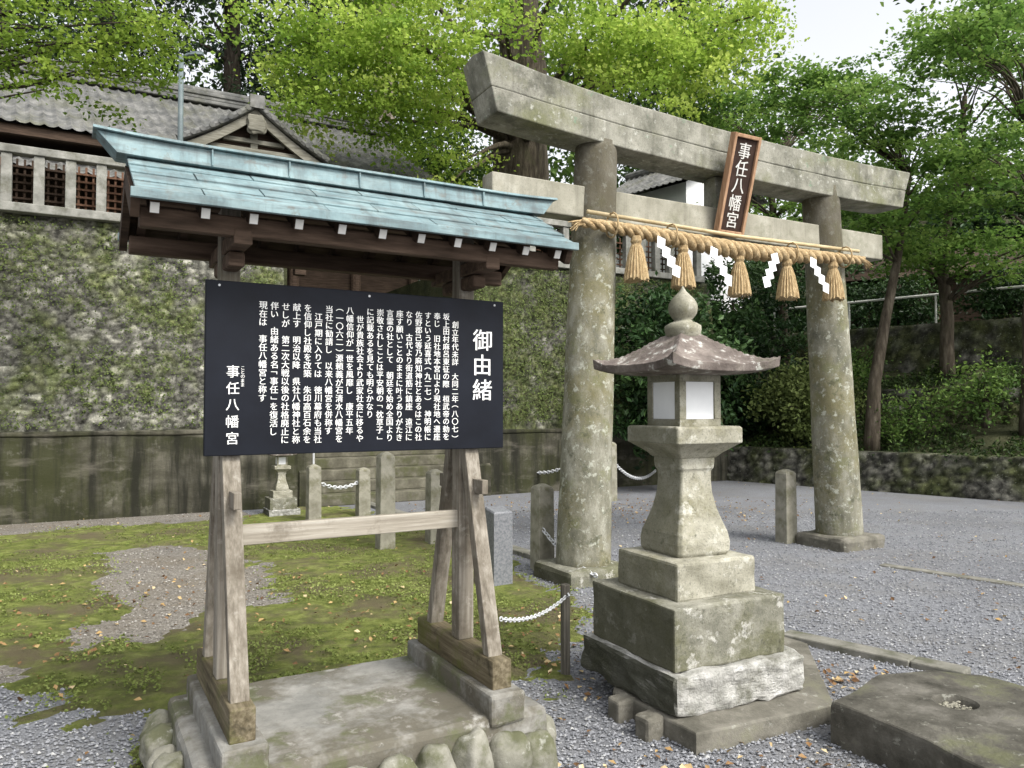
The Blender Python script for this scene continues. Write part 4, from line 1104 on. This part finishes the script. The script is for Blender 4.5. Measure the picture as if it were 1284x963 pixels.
# ------------------------------------------------------------------ trees
def spots(l,n,jit):
    out=[]
    for px,py,Y in l:
        p=at(px,py,Y)
        for k in range(n): out.append(p+Vector(rng.normal(size=3))*jit)
    return out
def clear_of(cs,boxes):
    out=[]
    for p in cs:
        d=p.y*cp+(p.z-H)*sp; u=CX+F*p.x/d; v=CY-F*((p.z-H)*cp-p.y*sp)/d
        if any(x0<u<x1 and y0<v<y1 for x0,y0,x1,y1 in boxes): continue
        out.append(p)
    return out
gb=at(648,200,20.5); gb=Vector((gb.x,gb.y,TZ-.1))
cs=ellip(110,(gb.x+.6,18.2,13.6),(7.4,4.4,5.2),.4,9.0)
cs+=spots([(345,80,16),(375,110,16),(420,45,16),(405,130,16.5),(455,115,16.5),(500,75,16.5),(560,60,16),(548,125,17),(553,200,17.5),(440,75,16),(520,30,16),(460,20,16),(580,150,17.5),(350,130,16),
 (725,20,15.5),(740,70,16),(785,40,15.5),(785,95,16),(840,30,16),(860,75,16),(900,30,16),(930,75,16.5),(760,15,15),(820,105,17),(890,105,17.5),(950,30,17),(400,15,16),(575,15,16),(640,8,15.5),(345,30,16),(500,120,17),(460,150,17.5),(520,165,18)],6,.5)
cs=clear_of(cs,[(590,40,708,260),(955,-20,1140,80),(200,0,300,90),(225,100,340,240),(365,175,510,250)])
tree('ginkgo_tree','huge bright yellow green ginkgo tree with thick trunk behind the gate','tree',gb,
 [(gb.x,gb.y,gb.z,.95),(gb.x-.1,gb.y,gb.z+2.0,.80),(gb.x,gb.y,gb.z+4,.74),(gb.x+.1,gb.y-.1,gb.z+7,.58),(gb.x+.2,gb.y-.3,gb.z+11,.30)],cs,26,ginkgo_leaf,bark,.092,180,.82,.28,None,.5,.85,.17,.45)
lb=Vector((-8.9,9.2,0)); 
cs=spots([(-30,20,8.6),(20,12,8.5),(60,22,8.6),(20,50,8.6),(110,8,8.7),(150,22,8.7),(190,45,8.9),(165,60,9),(120,50,8.8),(70,5,8.6),(40,62,8.5),(-20,60,8.4),(215,70,9),(150,5,8.8),(200,12,9),(90,80,8.7),(150,100,8.9),(60,95,8.6),(185,110,9),(10,85,8.5)],3,.2)+ellip(40,(-8.6,9.2,8.4),(2.6,2.2,2.0),.5,7.0)
tree('leafy_tree','fresh green tree reaching its branches over the top left corner','tree',lb,[(lb.x,lb.y,0,.22),(lb.x+.1,lb.y,3,.18),(lb.x+.3,lb.y-.1,5.5,.14),(lb.x+.8,lb.y-.2,7.6,.08)],cs,45,green_leaf,bark_dark,.060,90,.36,.35,None,.6,.7,.3)
def cedar(px,Y,r,topz,lab,bk,zb,crown_from,cr,n=120,leaf=cedar_leaf):
    b=at(px,200,Y); b=Vector((b.x,b.y,zb)); cs=[]
    for k in range(n):
        t=rng.random(); z=crown_from+(topz-crown_from)*t; rr=cr*(1-.75*t)*(.35+.65*rng.random()); a=rng.random()*6.28
        cs.append(Vector((b.x+rr*math.cos(a),b.y+rr*math.sin(a),z-.25*rr)))
    tree('cedar_tree',lab,'tree',b,[(b.x,b.y,zb,r),(b.x,b.y,zb+4,r*.85),(b.x,b.y,zb+10,r*.65),(b.x,b.y,topz,.05)],cs,30,leaf,bk,.26,130,1.5,.5,'cedars behind the shrine',.2,.35)
cedar(481,25,.50,30,'cedar with tall pale bare trunk left of the ginkgo',bark_pale,4.3,15.5,4)
cedar(290,31,.5,32,'dark cedar behind the gabled porch roof',bark_dark,5.5,8.5,5,160)
cedar(130,33,.5,32,'dark cedar above the left tiled roof',bark_dark,6.5,8.5,5,160)
cedar(395,34,.5,33,'dark cedar between the porch gable and the pale trunk',bark_dark,6.5,8.5,5,160)
cedar(-10,30,.5,30,'dark cedar at the far left edge of the wood',bark_dark,6,8.5,5,140)
cedar(850,36,.5,25,'dark cedar above the white storehouse',bark_dark,7,8,5,110)
g=at(545,250,23); g.z=TZ
tree('broadleaf_tree','mid green broadleaf tree beside the right end of the shrine hall roof','tree',g,[(g.x,g.y,g.z,.2),(g.x,g.y,g.z+2,.16),(g.x,g.y,g.z+5,.06)],ellip(60,(g.x,g.y,8.0),(1.9,1.8,2.4),.5,4.6),25,forest_leaf,bark_dark,.14,150,.8,.5)
def maple(px,py,Y,lab,limbpts,crown,n,seed,lean=0):
    b=at(px,py,Y); b=Vector((b.x,b.y,hz(b.x,b.y)-.05))
    cs=[]
    for (cx_,cy_,Yc,rx,rz) in crown:
        c=at(cx_,cy_,Yc); cs+=ellip(n,c,(rx,1.6,rz),.5)
    cs=clear_of(cs,[(975,-60,1120,60)])
    tr=[(b.x,b.y,b.z,.16)]+[tuple(at(*q[:3]))+(q[3],) for q in limbpts]
    return tree('maple_tree',lab,'tree',b,tr,cs,40,maple_leaf,bark,.092,130,.64,.18,None,1.0,.75)
maple(1092,556,15.5,'maple with slender trunk rising just right of the right gate pillar',[(1096,480,15.5,.12),(1110,400,15.6,.10),(1125,330,15.7,.08),(1140,220,15.6,.05)],[(1080,150,15,1.7,.7),(1160,200,15,1.8,.9),(1110,280,15.4,1.5,.5),(1000,120,15.5,1.2,.5)],21,1)
maple(1188,470,17,'maple with forked trunk on the bank below the white handrail',[(1188,400,17,.13),(1180,320,17,.11),(1200,220,16.8,.08),(1210,120,16.5,.05)],[(1220,80,16,1.9,1.2),(1240,190,16,1.7,1.0),(1180,310,16.4,1.9,.5),(1260,310,16,1.6,.6)],24,2)
maple(1290,480,14.5,'maple at the right edge of the bank with spreading crown',[(1290,400,14.5,.12),(1300,300,14.4,.10),(1290,160,14.3,.06)],[(1270,60,13.5,1.6,1.0),(1290,210,13.6,1.2,.8),(1205,20,14,1.5,.6)],21,3)
maple(985,520,19,'maple further back between the lantern and right gate pillar',[(985,420,19,.13),(975,330,19,.11),(965,220,19,.07)],[(950,170,18.6,2.0,1.0),(990,250,18.6,1.8,.7),(900,150,18.8,1.6,.7),(1060,110,19.5,1.4,.5)],20,4)
def shrub(px,Y,z0,zc,rx,rz,lab,n=70,leaf=camellia_leaf,ls=.12,group='evergreen shrubs behind the lantern',per=150):
    b=at(px,500,Y); b=Vector((b.x,b.y,z0))
    tree('evergreen_shrub',lab,'shrub',b,[(b.x,b.y,z0,.09),(b.x,b.y,(z0+zc)/2,.07),(b.x,b.y,zc+rz*.5,.03)],ellip(n,(b.x,b.y,zc),(rx,rx*.8,rz),.45,z0+.15),min(25,n//2),leaf,bark_dark,ls,per,.5,.6,group,.4,.55)
shrub(838,14.9,0,2.3,1.15,1.7,'dark glossy evergreen shrub directly behind the large lantern',95)
shrub(920,18.5,.3,2.9,1.5,2.4,'dark evergreen shrub right of the lantern roof, further back',90)
shrub(1000,21.5,1.5,4.2,1.9,2.6,'dark evergreen shrub seen just left of the right gate pillar',80)
shrub(1085,23,2.5,4.8,1.8,2.6,'dark evergreen shrub behind the right gate pillar',80)
shrub(700,19.5,TZ,5.6,1.5,1.0,'low evergreen shrub on the terrace behind the left gate pillar',60)
shrub(1010,16.9,.5,1.6,.9,1.0,'low evergreen shrub on the bank at its left end',50,wall_leaf,.1)
GB='loose shrubs on the right bank'
shrub(1140,15.6,.9,1.4,.6,.5,'small leafy shrub on the bank right of the slender maple trunk',18,forest_leaf,.08,GB,90)
shrub(1235,14.9,1.2,1.9,.7,.6,'leafy shrub on the bank towards the right edge',20,forest_leaf,.08,GB,90)
shrub(1060,17.3,1.8,2.3,.7,.6,'leafy shrub on the bank behind the right gate pillar foot',20,forest_leaf,.08,GB,90)
shrub(1268,17.5,3.4,4.2,1.0,.8,'dark shrub hiding the timber shed at the right edge',40,camellia_leaf,.1,GB,110)
shrub(1130,19.5,3.4,4.3,1.1,.9,'dark shrub before the timber shed left end',40,camellia_leaf,.1,GB,110)
shrub(1195,27.5,4.2,7.5,2.6,2.6,'dark evergreen mass rising behind the timber shed',70,camellia_leaf,.2,GB,130)
shrub(1290,27,4.2,7.5,2.4,2.6,'dark evergreen behind the timber shed at the picture edge',60,camellia_leaf,.2,GB,130)
cs=[]
while len(cs)<780:
    x=random.uniform(-38,42); y=random.uniform(34,46)
    px=CX+F*x/y
    if px<620: top=30
    elif px<940: top=22
    elif px<1150: top=16.5
    else: top=24
    z=random.uniform(4,top)
    cs.append((x,y,z))
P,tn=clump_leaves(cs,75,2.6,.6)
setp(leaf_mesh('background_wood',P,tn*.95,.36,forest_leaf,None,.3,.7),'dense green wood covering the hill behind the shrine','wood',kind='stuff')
